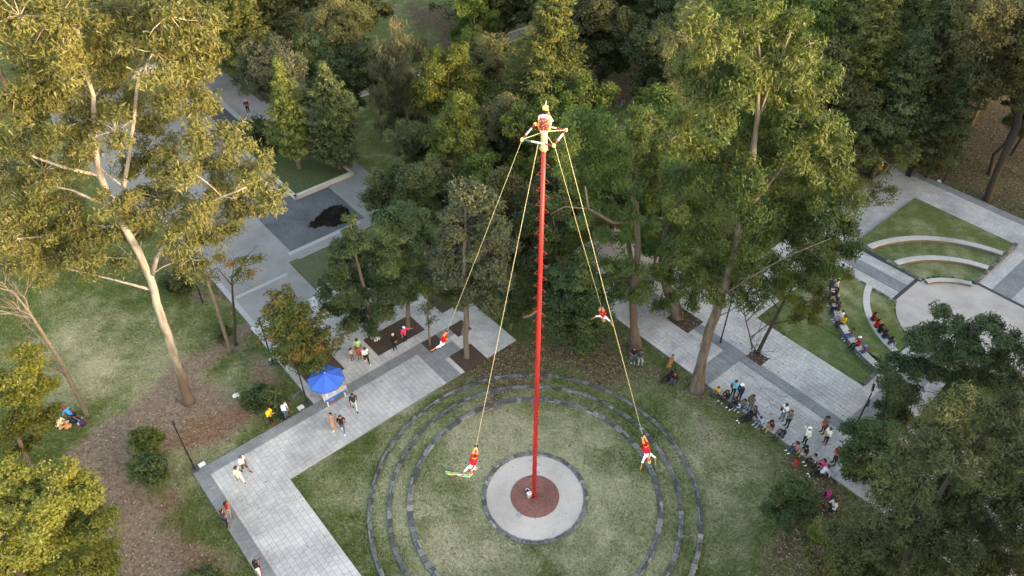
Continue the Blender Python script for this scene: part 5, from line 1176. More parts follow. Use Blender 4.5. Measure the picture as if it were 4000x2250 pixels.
def person(label, loc, face, kind='stand', arms='down', shirt=(60, 60, 60), pants=(40, 42, 50), shoes=(35, 33, 32), hair=(25, 20, 18), hat=None, h=1.70, skin=None, long=False, skirt=False, bare_leg=False, long_hair=False, bag=None, M=None, group="spectators", look=.25, flyer=False, extra=None):
    if skin is None: skin = SKINS[len(LABELS) % 3]
    LABELS.append(label)
    j = pose(kind, arms); s = h / 1.72
    a = {k: (np.array(v) if k in ('pel', 'wai', 'che', 'nec', 'hea') else [np.array(q) for q in v]) for k, v in j.items()}
    SK, SH, PA, SO, AC = 0, 1, 2, 3, 4
    bo = [(a['pel'], a['wai'], .135, .125, SH if not flyer else PA), (a['wai'], a['che'], .125, .145, SH), (a['che'], a['nec'] - (0, 0, .05), .12, .07, SH), (a['nec'] - (0, 0, .06), a['hea'], .052, .06, SK),
          (a['hea'] + (0, -.015, .035), a['hea'] + (0, .01, -.03), .098, .078, SK), (a['hip'][0], a['hip'][1], .12, .12, PA)]
    for i in (0, 1):
        bo += [(a['hip'][i], a['kne'][i], .095, .062, PA), (a['kne'][i], a['ank'][i], .060, .040, (AC if flyer else SK if bare_leg else PA)), (a['ank'][i] + (0, 0, -.02), a['toe'][i], .045, .036, SO),
               (a['sho'][i], a['elb'][i], .062, .046, SH), (a['elb'][i], a['wri'][i], .044, .030, SH if long else SK), (a['che'] + (0, 0, .03), a['sho'][i], .09, .065, SH)]
        hd = a['wri'][i] - a['elb'][i]; hd = hd / (np.linalg.norm(hd) + 1e-9); bo.append((a['wri'][i], a['wri'][i] + hd * .07, .030, .034, SK))
    ln = np.array([0, 1, look]); ln = ln / np.linalg.norm(ln)
    upv = np.array([0, -look, 1]); upv = upv / np.linalg.norm(upv); hc = a['hea']
    bo.append((hc + ln * .09 - upv * .005, hc + ln * .105 - upv * .02, .016, .018, SK))
    for sx in (-1, 1): bo.append((hc + np.array([sx * .092, 0, 0]), hc + np.array([sx * .1, -.01, -.01]), .022, .018, SK))
    if skirt: bo += [(a['pel'], (a['kne'][0] + a['kne'][1]) / 2 + (0, 0, -.12), .13, .21, SH)]
    V, F, mi = body_mesh(bo, .033 if h > 1.3 else .026)
    mb = MB(); mb.v = [tuple(p) for p in V]; mb.f = [tuple(q) for q in F]; mb.m = list(mi)
    for i in (0, 1):                          # fingers and thumbs
        d = a['wri'][i] - a['elb'][i]; d = d / (np.linalg.norm(d) + 1e-9); sd = np.cross(d, ln); sd = sd / (np.linalg.norm(sd) + 1e-9); nn = np.cross(sd, d)
        tip = a['wri'][i] + d * .085
        for q, (o_, l_) in enumerate(((-.027, .062), (-.009, .074), (.009, .070), (.027, .055))):
            p0 = tip + sd * o_; p1 = p0 + d * l_ * .55 + nn * .006; p2 = p1 + d * l_ * .42 + nn * .022
            mb.tube([p0, p1, p2], [.0105, .0095, .007], 4, SK)
        p0 = a['wri'][i] + d * .03 + sd * .03; mb.tube([p0, p0 + sd * .035 + d * .03, p0 + sd * .04 + d * .065 + nn * .01], [.012, .011, .008], 4, SK)
    for sx in (-1, 1):                        # eyes, mouth
        c = hc + ln * .091 + np.array([sx * .034, 0, 0]) + upv * .022; mb.box(-.012, .012, -.006, .006, -.006, .006, 5, Matrix.Translation(Vector(c)))
    c = hc + ln * .088 - upv * .048; mb.box(-.022, .022, -.006, .006, -.005, .005, 6, Matrix.Translation(Vector(c)))
    root = empty("person", loc, face); root.scale = (s, s, s)
    if M is not None: root.matrix_world = M
    tag(root, label, "person", group)
    acc = (205, 150, 90) if flyer else skin
    mb.build("body", [mcol(skin, .6), mcol(shirt), mcol(pants), mcol(shoes), mcol(acc), mcol((25, 18, 15)), mcol((120, 60, 50), .6)], root, smooth=True)
    # hair
    hm = MB(); r3 = Matrix(((1, 0, 0), tuple(ln * 0 + [0, math.cos(math.atan(look)), -math.sin(math.atan(look))]), (0, math.sin(math.atan(look)), math.cos(math.atan(look)))))
    prof = [(.002, .128), (.055, .122), (.092, .09), (.112, .04), (.113, -.01), (.100, -.055), (.085, -.075)]
    n = 14; vs = []; fs = []
    for r_, z_ in prof:
        for k in range(n):
            an = 2 * math.pi * k / n; x, y = r_ * math.cos(an), r_ * 1.08 * math.sin(an); zz = z_
            if math.sin(an) > .25 and z_ < .07: zz = .062 + (z_ - .07) * .06; y = min(y, .096)
            p = r3 @ Vector((x, y - .012, zz)); vs.append(Vector(hc) + p)
    for i in range(len(prof) - 1):
        for k in range(n): fs.append((i*n+k, i*n+(k+1) % n, (i+1)*n+(k+1) % n, (i+1)*n+k))
    hm.add(vs, fs)
    if long_hair: hm.tube([hc + (0, -.06, .02), hc + (0, -.11, -.10), hc + (0, -.13, -.26)], [.08, .085, .04], 8)
    hm.build("hair", mcol(hair), root, smooth=True)
    if hat:
        hh = MB(); R4 = Matrix.Translation(Vector(hc)) @ r3.to_4x4()
        hh.lathe([(.118, .045), (.116, .075), (.10, .118), (.05, .142), (.0, .146)], 14, (0, 0, 0), 0, R4)
        bk = R4 @ Matrix.Translation((0, .13, .052)); hh.lathe([(.0, 0), (.085, 0), (.085, .012), (.0, .014)], 12, (0, 0, 0), 0, bk)
        hh.build("cap", mcol(hat), root, smooth=True)
    if bag:
        bcol, where = bag; bm_ = MB()
        if where == 'back':
            c = a['che'] * .55 + a['wai'] * .45 + (0, -.20, 0); bm_.lathe([(.0, -.2), (.11, -.19), (.135, -.05), (.13, .1), (.09, .2), (.0, .21)], 10, c)
        else:
            c = a['pel'] + ((.20 if where == 'side' else -.02), .14 if where == 'front' else .06, .0); bm_.lathe([(.0, -.14), (.1, -.13), (.12, .0), (.10, .12), (.0, .13)], 8, c)
            bm_.tube([c + (0, 0, .1), a['che'] + (.05, .14, 0), a['sho'][0] + (0, 0, .06)], .012, 4)
        bm_.build("shoulder_bag", mcol(bcol), root, smooth=True)
    if extra: extra(root, a, hc)
    return root
POLE_XY = Vector((1.31, 25.31))
def at_px(x, y, z=0.0): return G(x, y, z)
def facing(p, deg=None):
    if deg is None:
        d = POLE_XY - p.xy; return math.atan2(d.y, d.x) - math.pi / 2
    return math.radians(deg) - math.pi / 2
def P(label, x, y, z=PZ, deg=None, **kw):
    p = at_px(x, y, z); return person(label, p, facing(p, deg), **kw)
def S(label, x, y, z=PZ, deg=None, kind='edge', lift=.12, **kw):     # seated: (x, y) is the seat
    p = at_px(x, y, z); return person(label, p + Vector((0, 0, -.0)), facing(p, deg), kind=kind, **kw)
BLK, NAVY, WHT, GRY, JEAN = (28, 28, 32), (34, 42, 72), (228, 228, 226), (110, 112, 116), (70, 90, 125)
# ---- left walk
P("man in white tee and dark shorts strolling on the left walk", 619, 1187, deg=-20, kind='walk', shirt=WHT, pants=(62, 62, 66), shoes=(45, 50, 62), bare_leg=True, hair=(95, 90, 88), arms='front')
P("woman in white trousers and pink patterned blouse on the left walk", 606, 1212, deg=-35, kind='walk', shirt=(225, 196, 196), pants=(232, 232, 230), shoes=(150, 130, 110), long_hair=True, h=1.6)
P("man in navy tee with folded arms on the slate border", 573, 1323, deg=20, arms='fold', shirt=(48, 54, 80), pants=(30, 30, 34), shoes=(110, 75, 60), bag=None)
P("woman in red top raising her arm, beside the man in navy", 582, 1300, deg=25, arms='shade', shirt=(196, 24, 38), pants=(128, 136, 132), shoes=(120, 92, 76), long_hair=True, h=1.62)
P("curly haired woman in black top at the bottom edge", 654, 1447, deg=40, arms='phone', shirt=(32, 32, 38), pants=(205, 204, 200), shoes=(170, 110, 90), long_hair=True, h=1.62)
P("man in yellow tee standing on the grass by the low hedge", 685, 1067, 0.0, arms='fold', shirt=(236, 196, 40), pants=BLK, shoes=(200, 60, 50))
P("man in pale blue shirt and denim waistcoat with a black rucksack at his feet", 722, 1052, 0.0, arms='front', shirt=(196, 212, 228), pants=JEAN, long=True)
P("woman in dusty pink dress walking beside a man in black", 840, 1077, deg=-100, kind='walk', shirt=(176, 140, 126), pants=(176, 140, 126), skin=SKINS[2], bare_leg=True, skirt=True, long_hair=True, shoes=WHT, h=1.6)
P("man in black polo and ripped jeans with white shoes", 864, 1086, deg=-80, kind='walk', shirt=(26, 26, 30), pants=JEAN, shoes=(235, 235, 235))
P("man in dark teal printed tee and pale jeans walking alone", 894, 1031, deg=-70, kind='walk', shirt=(26, 50, 58), pants=(160, 178, 190), shoes=(40, 44, 50))
P("man in light green tee under the conifer", 904, 893, deg=-60, shirt=(156, 204, 142), pants=(96, 104, 84), arms='down')
P("small child in orange top holding on beside the man in green", 905, 902, deg=-60, shirt=(238, 92, 62), pants=(128, 70, 66), h=1.15, bare_leg=True)
P("child with black cap and grey shirt in front of the conifer", 887, 905, deg=-45, shirt=(178, 176, 168), pants=(110, 78, 66), hat=(24, 26, 26), h=1.2, bag=((30, 34, 34), 'back'))
P("woman in white tee and black leggings with white trainers", 924, 914, deg=-60, kind='walk', shirt=(240, 240, 238), pants=(34, 32, 34), shoes=(245, 245, 245), bag=((50, 46, 44), 'front'), h=1.65)
P("grey haired woman dressed all in black by the long tree pit", 993, 878, deg=-45, shirt=(26, 26, 28), pants=(24, 24, 26), hair=(200, 196, 186), long=True, arms='front', h=1.62)
P("woman in bright pink top and white cap pointing sideways", 1020, 861, deg=-50, arms='point', shirt=(238, 52, 112), pants=(28, 28, 32), shoes=(190, 190, 190), hat=(240, 240, 240), h=1.62)
P("woman in black dungarees and pink cap on the upper walk", 626, 287, 0.1, deg=-80, shirt=(30, 30, 34), pants=(26, 26, 30), shoes=(235, 235, 235), hat=(226, 110, 130), arms='fold')
# ---- right: under the trees
S("woman in black tee and jeans leaning against the eucalyptus trunk", 1594, 893, .42, deg=-100, kind='bench', shirt=(36, 34, 36), pants=JEAN, shoes=(170, 190, 186), long_hair=True, h=1.6, arms='fold')
S("man in grey sweater and pale trousers sitting beside her", 1611, 900, .42, deg=-95, kind='bench', shirt=(66, 68, 72), pants=(150, 154, 158), long=True)
S("man in black lying back on the grass by the brown dog", 1686, 952, 0.0, deg=-150, kind='recline', shirt=(24, 24, 28), pants=(30, 30, 32), shoes=(70, 52, 40), long=True)
S("woman in brown top and jeans huddled next to him", 1697, 955, 0.0, deg=-120, kind='ground', shirt=(70, 44, 34), pants=(50, 70, 110), long=True, long_hair=True, h=1.6)
LED = PZ
S("boy in yellow tee at the upper end of the seated row", 1806, 988, LED, shirt=(222, 168, 56), pants=(92, 98, 108), h=1.35)
P("woman in turquoise jacket standing behind the seated row", 1842, 996, arms='phone', shirt=(84, 190, 206), pants=BLK, long=True, h=1.63, bag=((60, 52, 50), 'side'))
P("man in navy jacket and white cap standing behind the row", 1857, 1007, arms='front', shirt=(30, 38, 84), pants=(36, 36, 44), hat=(240, 240, 240), long=True)
S("person in black jacket seated second in the row", 1829, 1001, LED, shirt=(36, 38, 42), pants=(48, 48, 54), shoes=(190, 190, 190), long=True)
S("woman in dark hoodie with white shoes on the ledge", 1850, 1018, LED, shirt=(38, 38, 44), pants=(34, 38, 52), shoes=(240, 240, 240), long=True, long_hair=True)
S("child in pale blue hoodie between two adults on the ledge", 1858, 1024, LED, shirt=(180, 196, 220), pants=(120, 140, 180), shoes=(220, 220, 225), long=True, h=1.2)
S("person in grey camouflage jacket seated on the ledge", 1872, 1024, LED, shirt=(104, 112, 108), pants=(64, 84, 116), shoes=(230, 230, 230), long=True, arms='phone')
P("man in olive jacket standing close behind the ledge", 1884, 1034, arms='phone', shirt=(92, 90, 72), pants=JEAN, bag=((96, 84, 60), 'side'))
S("heavy man in slate grey tee leaning on one hand", 1898, 1041, LED, shirt=(84, 88, 100), pants=(50, 66, 96), h=1.75, arms='back')
S("man in black printed tee stretched out with white trainers", 1884, 1054, 0.05, deg=200, kind='recline', shirt=(26, 26, 30), pants=(32, 32, 38), shoes=(244, 244, 246), long=True)
S("girl in blue and white striped trousers hugging her knees", 1916, 1064, 0.08, kind='hug', shirt=(140, 178, 214), pants=(126, 140, 178), shoes=(236, 236, 240), h=1.5)
S("man in maroon shirt, khaki trousers and dark cap on the ledge", 1940, 1078, LED, shirt=(96, 32, 38), pants=(178, 152, 128), shoes=(70, 50, 44), hat=(28, 28, 34), arms='phone')
S("person in dark clothes bent over with a navy rucksack", 1966, 1098, LED, kind='hug', shirt=(54, 62, 78), pants=(46, 60, 78), bag=((40, 50, 68), 'back'))
P("woman in white tee and black waistcoat filming upwards", 1966, 1056, arms='phone', shirt=(226, 230, 236), pants=(92, 106, 126), bag=((28, 28, 34), 'side'), h=1.66)
P("man in grey jacket raising a camera beside her", 1978, 1073, arms='phone', shirt=(98, 104, 104), pants=(34, 36, 46), long=True)
P("man with dark cap and orange bag across his chest", 2068, 1089, arms='raise', shirt=(86, 92, 112), pants=(42, 46, 58), hat=(30, 32, 38), bag=((214, 62, 34), 'front'))
P("man in white hooded jacket with folded arms on the promenade", 2022, 1116, arms='shade', shirt=(226, 226, 218), pants=(32, 38, 56), hat=(232, 226, 216), long=True)
P("woman in white top with a yellow bag and pink shoes", 2074, 1116, shirt=(228, 228, 232), pants=(40, 38, 42), shoes=(206, 52, 84), bag=((214, 172, 30), 'side'), arms='fold', h=1.64)
P("man in dark red shirt at the lower end of the promenade", 2096, 1167, arms='fold', shirt=(124, 26, 40), pants=(44, 40, 48), h=1.75)
S("woman with reddish hair and white shoes seated low in the row", 2003, 1131, LED, shirt=(170, 120, 120), pants=(62, 84, 130), shoes=(240, 240, 244), hair=(72, 30, 32), long_hair=True, arms='phone')
S("man in black tee and pale shorts seated with knees up", 2026, 1142, LED, shirt=(28, 28, 32), pants=(186, 196, 200), bare_leg=True, hat=(26, 26, 30))
P("toddler in red suit standing on the grass below the row", 1999, 1176, 0.0, deg=30, shirt=(206, 24, 34), pants=(206, 24, 34), h=.85, shoes=(150, 90, 70))
S("man in grey waistcoat with white trainers seated near the evergreen", 2048, 1162, LED, shirt=(146, 150, 154), pants=(40, 42, 52), shoes=(240, 240, 244))
S("woman with bright pink collar half hidden by the evergreen", 2070, 1175, LED, shirt=(220, 60, 120), pants=(36, 34, 38), long_hair=True)
S("person with white sleeves and trainers lying by the evergreen", 2066, 1192, 0.0, deg=190, kind='recline', shirt=(190, 196, 214), pants=(38, 38, 44), shoes=(240, 240, 244), long=True)
S("child in magenta and purple hooded jacket sitting in deep shade", 2083, 1252, 0.0, kind='ground', deg=160, shirt=(176, 40, 136), pants=(60, 40, 60), hat=(176, 40, 136), h=1.3, long=True)
S("person in white shirt sitting with back turned in deep shade", 2096, 1278, 0.0, kind='ground', deg=190, shirt=(206, 208, 214), pants=(32, 32, 36), long=True)
S("person in dark shirt with pale shoes sitting in deep shade", 2076, 1284, 0.0, kind='ground', deg=170, shirt=(62, 50, 46), pants=(44, 40, 42), shoes=(226, 226, 228))
# ---- theatre
def TB(r, deg, z): return TC + Vector((r * math.cos(math.radians(deg)), r * math.sin(math.radians(deg)), z))
TB_LOW = [("man in bright blue shirt and black cap at the top of the outer bench", (40, 120, 206), (36, 40, 56), (24, 24, 28), 2124, 688), ("woman in brown patterned top next to the man in blue", (124, 92, 82), (40, 40, 52), None, 2119, 700), ("person in white cardigan third on the outer bench", (206, 204, 202), (70, 66, 70), None, 2115, 717), ("person in pale grey top fourth on the outer bench", (164, 164, 168), (60, 60, 72), None, 2110, 725),
          ("woman in black fifth on the outer bench", (30, 30, 34), (30, 30, 36), None, 2112, 745), ("person in black jacket with grey hair on the outer bench", (34, 38, 44), (40, 42, 50), None, 2110, 762), ("person in charcoal just above the white hoodie", (52, 54, 60), (40, 40, 46), None, 2109, 779), ("person in white hoodie stretching the legs on the outer bench", (214, 220, 230), (150, 168, 196), None, 2115, 800), ("person in mustard yellow jumper on the outer bench", (222, 168, 30), (48, 54, 74), None, 2126, 813),
          ("woman with purple bag on the lower outer bench", (112, 96, 74), (58, 92, 150), None, 2140, 845), ("woman in crimson top and white cap on the outer bench", (160, 40, 90), (28, 26, 30), (238, 238, 240), 2163, 866), ("child in purple jacket and blue cap at the lower end of the bench", (92, 60, 130), (54, 58, 120), (64, 160, 220), 2175, 884)]
for k, (lb, sh, pa, ht, x, y) in enumerate(TB_LOW):
    p = G(x, y, .50); d = (p.xy - TC.xy); p2 = TC.xy + d.normalized() * 9.62
    person(lb, Vector((p2.x, p2.y, .50)), math.atan2(d.y, d.x) - math.pi / 2, 'bench', 'phone' if k % 3 == 0 else 'down', sh, pa, (210, 210, 214) if k % 2 else (50, 48, 50), hat=ht, long=k % 2 == 0, h=1.62 if k < 11 else 1.25, long_hair=k in (1, 4, 9), group="people on the outer theatre bench", hair=(150, 150, 150) if k == 5 else (25, 20, 18))
for k, (lb, sh, pa, x, y) in enumerate([("person in dark red jacket first on the inner bench", (120, 24, 44), (50, 36, 44), 2193, 805), ("person in red skirt and black hair on the inner bench", (196, 26, 40), (40, 32, 34), 2199, 822), ("person in black with a phone on the inner bench", (26, 24, 28), (30, 28, 32), 2206, 835), ("woman in dark blue denim on the inner bench", (38, 46, 66), (48, 62, 92), 2216, 850), ("woman with long black hair and pale jeans last on the inner bench", (52, 62, 84), (140, 164, 200), 2232, 867)]):
    p = G(x, y, .36); d = (p.xy - TC.xy); p2 = TC.xy + d.normalized() * 7.3
    person(lb, Vector((p2.x, p2.y, .36)), math.atan2(-d.y, -d.x) - math.pi / 2, 'bench', 'phone' if k == 2 else 'down', sh, pa, long=True, h=1.62, long_hair=k > 0, group="people on the inner theatre bench")
P("man in grey shirt at the upper end of the theatre path", 2037, 655, deg=-60, shirt=(150, 152, 160), pants=(50, 50, 60))
P("woman in maroon coat beside the man in grey on the theatre path", 2054, 657, deg=-70, shirt=(80, 40, 40), pants=(44, 36, 40), long=True, long_hair=True, h=1.6)
P("walker in yellow jacket and white helmet at the head of the theatre walk", 2205, 444, deg=-110, shirt=(214, 160, 30), pants=(52, 62, 96), hat=(230, 234, 238), kind='walk', long=True)
P("person in grey stooping with a red bag in the far wood", 1563, 272, 0.0, deg=-150, kind='walk', shirt=(90, 96, 108), pants=(88, 110, 140), bag=((190, 30, 30), 'side'), hat=(190, 40, 40))
# ---- picnic
S("person in blue tee and red cap reclining on the navy blanket", 180, 1046, 0.03, deg=-25, kind='recline', shirt=(52, 146, 214), pants=(34, 30, 40), bare_leg=True, shoes=(150, 156, 158), hat=(190, 40, 60), group="picnickers")
S("person in cream tee sitting cross legged on the navy blanket", 154, 1069, 0.03, deg=-20, kind='cross', shirt=(226, 226, 196), pants=(200, 160, 130), skin=(172, 120, 92), group="picnickers", h=1.65)
S("person in pale shirt sitting on the grass under the golden eucalyptus", 158, 645, 0.0, deg=-40, kind='ground', shirt=(206, 200, 206), pants=(60, 60, 72), group="picnickers")
S("person in dark shirt sitting beside the pale one under the eucalyptus", 181, 637, 0.0, deg=-60, kind='ground', shirt=(58, 58, 76), pants=(50, 50, 62), group="picnickers")

# ---- the flyers
RIB = [(150, 226, 220), (150, 226, 160), (236, 226, 130), (236, 140, 120), (226, 236, 240), (120, 190, 220)]
def costume(ribbons=True, cape=(186, 30, 60)):
    def f(root, a, hc):
        # round embroidered apron pieces with yellow fringe, front and back of the hips
        for sgn in (1, -1):
            m = MB(); rows = 6; n = 8; vs = []; fs = []; ms = []
            for i in range(rows + 1):
                t = i / rows; w = .17 * math.sqrt(max(.02, 1 - (t * .95) ** 2)) + .02
                for k in range(n + 1):
                    u = -1 + 2 * k / n; x = w * u; y = sgn * (.155 + .03 * t - .06 * u * u); vs.append(Vector(a['pel']) + Vector((x, y, .06 - .36 * t)))
            for i in range(rows):
                for k in range(n):
                    fs.append((i*(n+1)+k, i*(n+1)+k+1, (i+1)*(n+1)+k+1, (i+1)*(n+1)+k)); ms.append(1 if i >= rows - 1 else 0)
            b = len(m.v); m.v += [tuple(p) for p in vs]; m.f += fs; m.m += ms
            m.build("apron", [mcol(cape), mcol((240, 176, 40))], root)
        m = MB(); m.tube([Vector(a['sho'][0]) + Vector((0, .09, .05)), Vector(a['che']) + Vector((0, .165, -.02)), Vector(a['pel']) + Vector((.12, .15, .02))], [.035, .03, .035], 6)
        m.build("sash", mcol((190, 40, 60)), root)
        m = MB(); M4 = Matrix.Translation(Vector(hc)); m.lathe([(.112, .05), (.105, .10), (.07, .20), (.03, .27), (.0, .29)], 12, (0, 0, 0), 0, M4)
        m.build("headdress", mcol((226, 200, 120)), root)
        if ribbons:
            for k, c in enumerate(RIB):
                m = MB(); b0 = Vector(hc) + Vector((0, 0, .27)); an = k * .35 - .9; vs = []
                for i in range(7):
                    t = i / 6; q = b0 + Vector((math.sin(an) * .25 * t - 1.05 * t, -.2 * t + .05 * math.sin(6 * t + k), .12 * t + .05 * math.sin(5 * t + k * 2))); vs += [q + Vector((0, 0, .02)), q - Vector((0, 0, .02))]
                m.add(vs, [(2*i, 2*i+2, 2*i+3, 2*i+1) for i in range(6)]); m.build("ribbon", mcol(c), root)
        for i in (0, 1):
            m = MB(); an = Vector(a['ank'][i]); kn = Vector(a['kne'][i])
            for t in (.18, .36, .72, .9): m.tube([an.lerp(kn, t - .03), an.lerp(kn, t + .03)], [.052 + .018 * t] * 2, 10, int(t * 10) % 2)
            m.build("leg_band", [mcol((240, 180, 50)), mcol((214, 120, 130))], root)
    return f
FEET = [((1748, 1290), "flyer hanging upside down at far left with arms spread wide", 150), ((1860, 1740), "flyer hanging upside down at lower left trailing rainbow ribbons", 270), ((2348, 1195), "flyer hanging upside down at far right in front of the evergreen", 240), ((2510, 1697), "flyer hanging upside down at lower right with one arm bent", 300)]
for k, ((px, py), lb, spin) in enumerate(FEET):
    F0 = G(px / KD, py / KD, 12.0)
    top = FC[[0, 1, 2, 3][{0: 0, 1: 1, 2: 2, 3: 3}[k]]]
    top = [FC[0].lerp(FC[3], .02), FC[0].lerp(FC[1], .52), FC[1].lerp(FC[2], .05), FC[1].lerp(FC[2], .78)][k] if True else top
    rd = (top - F0).normalized(); out = Vector((F0.x - POLE_XY.x, F0.y - POLE_XY.y, 0)).normalized()
    zax = (-rd * .5 + Vector((0, 0, -.5)) + out * .16).normalized()
    fr = Matrix.Rotation(math.radians(spin), 3, 'Z') @ Vector((1, 0, 0)); yax = (fr - zax * fr.dot(zax)).normalized(); xax = yax.cross(zax)
    M = Matrix.Translation(F0) @ Matrix((xax, yax, zax)).transposed().to_4x4() @ Matrix.Translation((0, 0, -.02)) @ Matrix.Scale(.93, 4)
    person(lb, F0, 0, 'fly', ['flyA', 'flyB', 'flyA', 'flyC'][k], (238, 238, 240), (196, 20, 34), (40, 30, 28), M=M, flyer=True, group="pole flyers", look=.5, skin=(178, 112, 86), extra=costume(k == 1, (186, 30, 60)))
    m = MB(); ank = F0 + zax * .08; m.tube([ank, ank.lerp(top, .5) + Vector((0, 0, -.06)), top], .0095, 6); m.tube([ank - zax * .05, ank + zax * .10], .075, 8)
    tag(m.build("rope", YEL), ["yellow rope to the far left flyer", "yellow rope to the lower left flyer", "yellow rope to the far right flyer", "yellow rope to the lower right flyer"][k], "rope", "ropes of the flyers")
# ---- the musician on top
def musician(root, a, hc):
    costume(False, (214, 170, 164))(root, a, hc)
    m = MB(); n = 10; vs = []; fs = []; ms = []
    for i in range(8):
        t = i / 7; w = .17 + .08 * math.sin(math.pi * t)
        for k in range(n + 1):
            u = -1 + 2 * k / n; vs.append(Vector(a['che']) + Vector((w * u, -.18 - .06 * math.sin(math.pi * t) + .07 * u * u, .10 - .62 * t)))
    for i in range(7):
        for k in range(n): fs.append((i*(n+1)+k, i*(n+1)+k+1, (i+1)*(n+1)+k+1, (i+1)*(n+1)+k)); ms.append(1 if i > 5 or k in (0, n - 1) else 0)
    m.v = [tuple(p) for p in vs]; m.f = fs; m.m = ms
    pm_, N, L, Pn = nodes_of("embroidered_cloth"); tc = N.new("ShaderNodeTexCoord"); vo = N.new("ShaderNodeTexVoronoi"); vo.inputs["Scale"].default_value = 16
    L.new(tc.outputs["Object"], vo.inputs["Vector"]); rr = ramp(N, [(0, (.6, .4, .1)), (.15, (.5, .16, .2)), (.3, (.6, .34, .32)), (.42, (.14, .02, .035))]); L.new(vo.outputs["Distance"], rr.inputs["Fac"]); L.new(rr.outputs["Color"], Pn.inputs["Base Color"]); Pn.inputs["Roughness"].default_value = .8
    m.build("embroidered_cape", [pm_, mcol((240, 160, 20))], root)
    m = MB(); m.tube([Vector(hc) + Vector((0, 0, .25)), Vector(hc) + Vector((.02, .02, .42))], [.03, .012], 6); m.tube([Vector(hc) + Vector((-.08, .1, .16)), Vector(hc) + Vector((.08, .1, .16)), Vector(hc) + Vector((.09, -.06, .17)), Vector(hc) + Vector((-.09, -.06, .17)), Vector(hc) + Vector((-.08, .1, .16))], .022, 6)
    m.build("plume", mcol((236, 214, 180)), root)
    m = MB(); m.tube([Vector(a['wri'][0]) + Vector((.02, .12, -.12)), Vector(hc) + Vector((0, .1, -.04))], .012, 6); m.build("flute", mcol((120, 80, 40)), root)
person("musician in white shirt and embroidered cape seated on the pole top", PTOP + Vector((0, 0, .70)), math.radians(-12), 'bench', 'phone', (244, 244, 246), (232, 226, 222), (60, 40, 34), group=None, flyer=True, long=False, extra=musician, look=.4, skin=(178, 118, 92))

# ---- dogs
def dog(name, label, p, rz, col, lying=False, sc=1.0, sit=False):
    if lying:
        bo = [((0,-.25,.14),(0,.22,.16),.14,.15,0), ((0,.22,.18),(0,.42,.24),.10,.08,0), ((0,.42,.25),(0,.48,.25),.085,.08,0), ((0,.5,.23),(0,.58,.2),.05,.035,0), ((.1,.2,.08),(.1,.45,.04),.05,.035,0), ((-.1,.2,.08),(-.1,.45,.04),.05,.035,0), ((.14,-.2,.1),(.2,.0,.06),.09,.05,0), ((.2,0,.06),(.18,-.15,.03),.04,.03,0), ((-.12,-.2,.1),(-.18,.0,.06),.08,.045,0), ((0,-.38,.1),(.1,-.6,.05),.04,.02,0), ((.06,.43,.33),(.07,.41,.37),.03,.015,1), ((-.06,.43,.33),(-.07,.41,.37),.03,.015,1)]
    else:
        hz = .30 if sit else .48
        bo = [((0,-.26,hz),(0,.20,.50),.115,.14,0), ((0,.20,.54),(0,.34,.68),.085,.065,0), ((0,.36,.71),(0,.42,.71),.075,.065,0), ((0,.44,.69),(0,.55,.66),.045,.03,0), ((.08,.20,.46),(.08,.22,.24),.06,.035,0), ((.08,.22,.24),(.08,.20,.04),.03,.028,0), ((-.08,.20,.46),(-.08,.24,.24),.06,.035,0), ((-.08,.24,.24),(-.08,.22,.04),.03,.028,0),
              ((.09,-.26,hz),(.10,-.14,.28 if not sit else .22),.085,.05,0), ((.10,-.14,.28 if not sit else .22),(.10,-.34,.20 if not sit else .08),.04,.028,0), ((.10,-.34,.20 if not sit else .08),(.10,-.28,.03),.026,.028,0), ((-.09,-.26,hz),(-.10,-.12,.28 if not sit else .22),.085,.05,0), ((-.10,-.12,.28 if not sit else .22),(-.10,-.32,.20 if not sit else .08),.04,.028,0), ((-.10,-.32,.2 if not sit else .08),(-.10,-.26,.03),.026,.028,0), ((0,-.36,hz + .06),(0,-.56,hz + .02),.035,.018,0), ((.045,.35,.78),(.05,.33,.84),.028,.012,1), ((-.045,.35,.78),(-.05,.33,.84),.028,.012,1)]
    V, F, mi = body_mesh(bo, .026); mb = MB(); mb.v = [tuple(q) for q in V]; mb.f = [tuple(q) for q in F]; mb.m = list(mi)
    o = mb.build(name, [mcol(col), mcol(tuple(int(c * .7) for c in col))], None, p, True); o.rotation_euler = (0, 0, rz); o.scale = (sc,) * 3
    tag(o, label, "dog")
dog("dog", "white dog curled on the grass beside the picnic blanket", G(124, 1050), math.radians(-110), (222, 214, 198), True, 1.25)
dog("dog", "slim tan dog standing by the promenade edge", G(1684, 922), math.radians(-30), (138, 98, 62), False, 1.1, True)

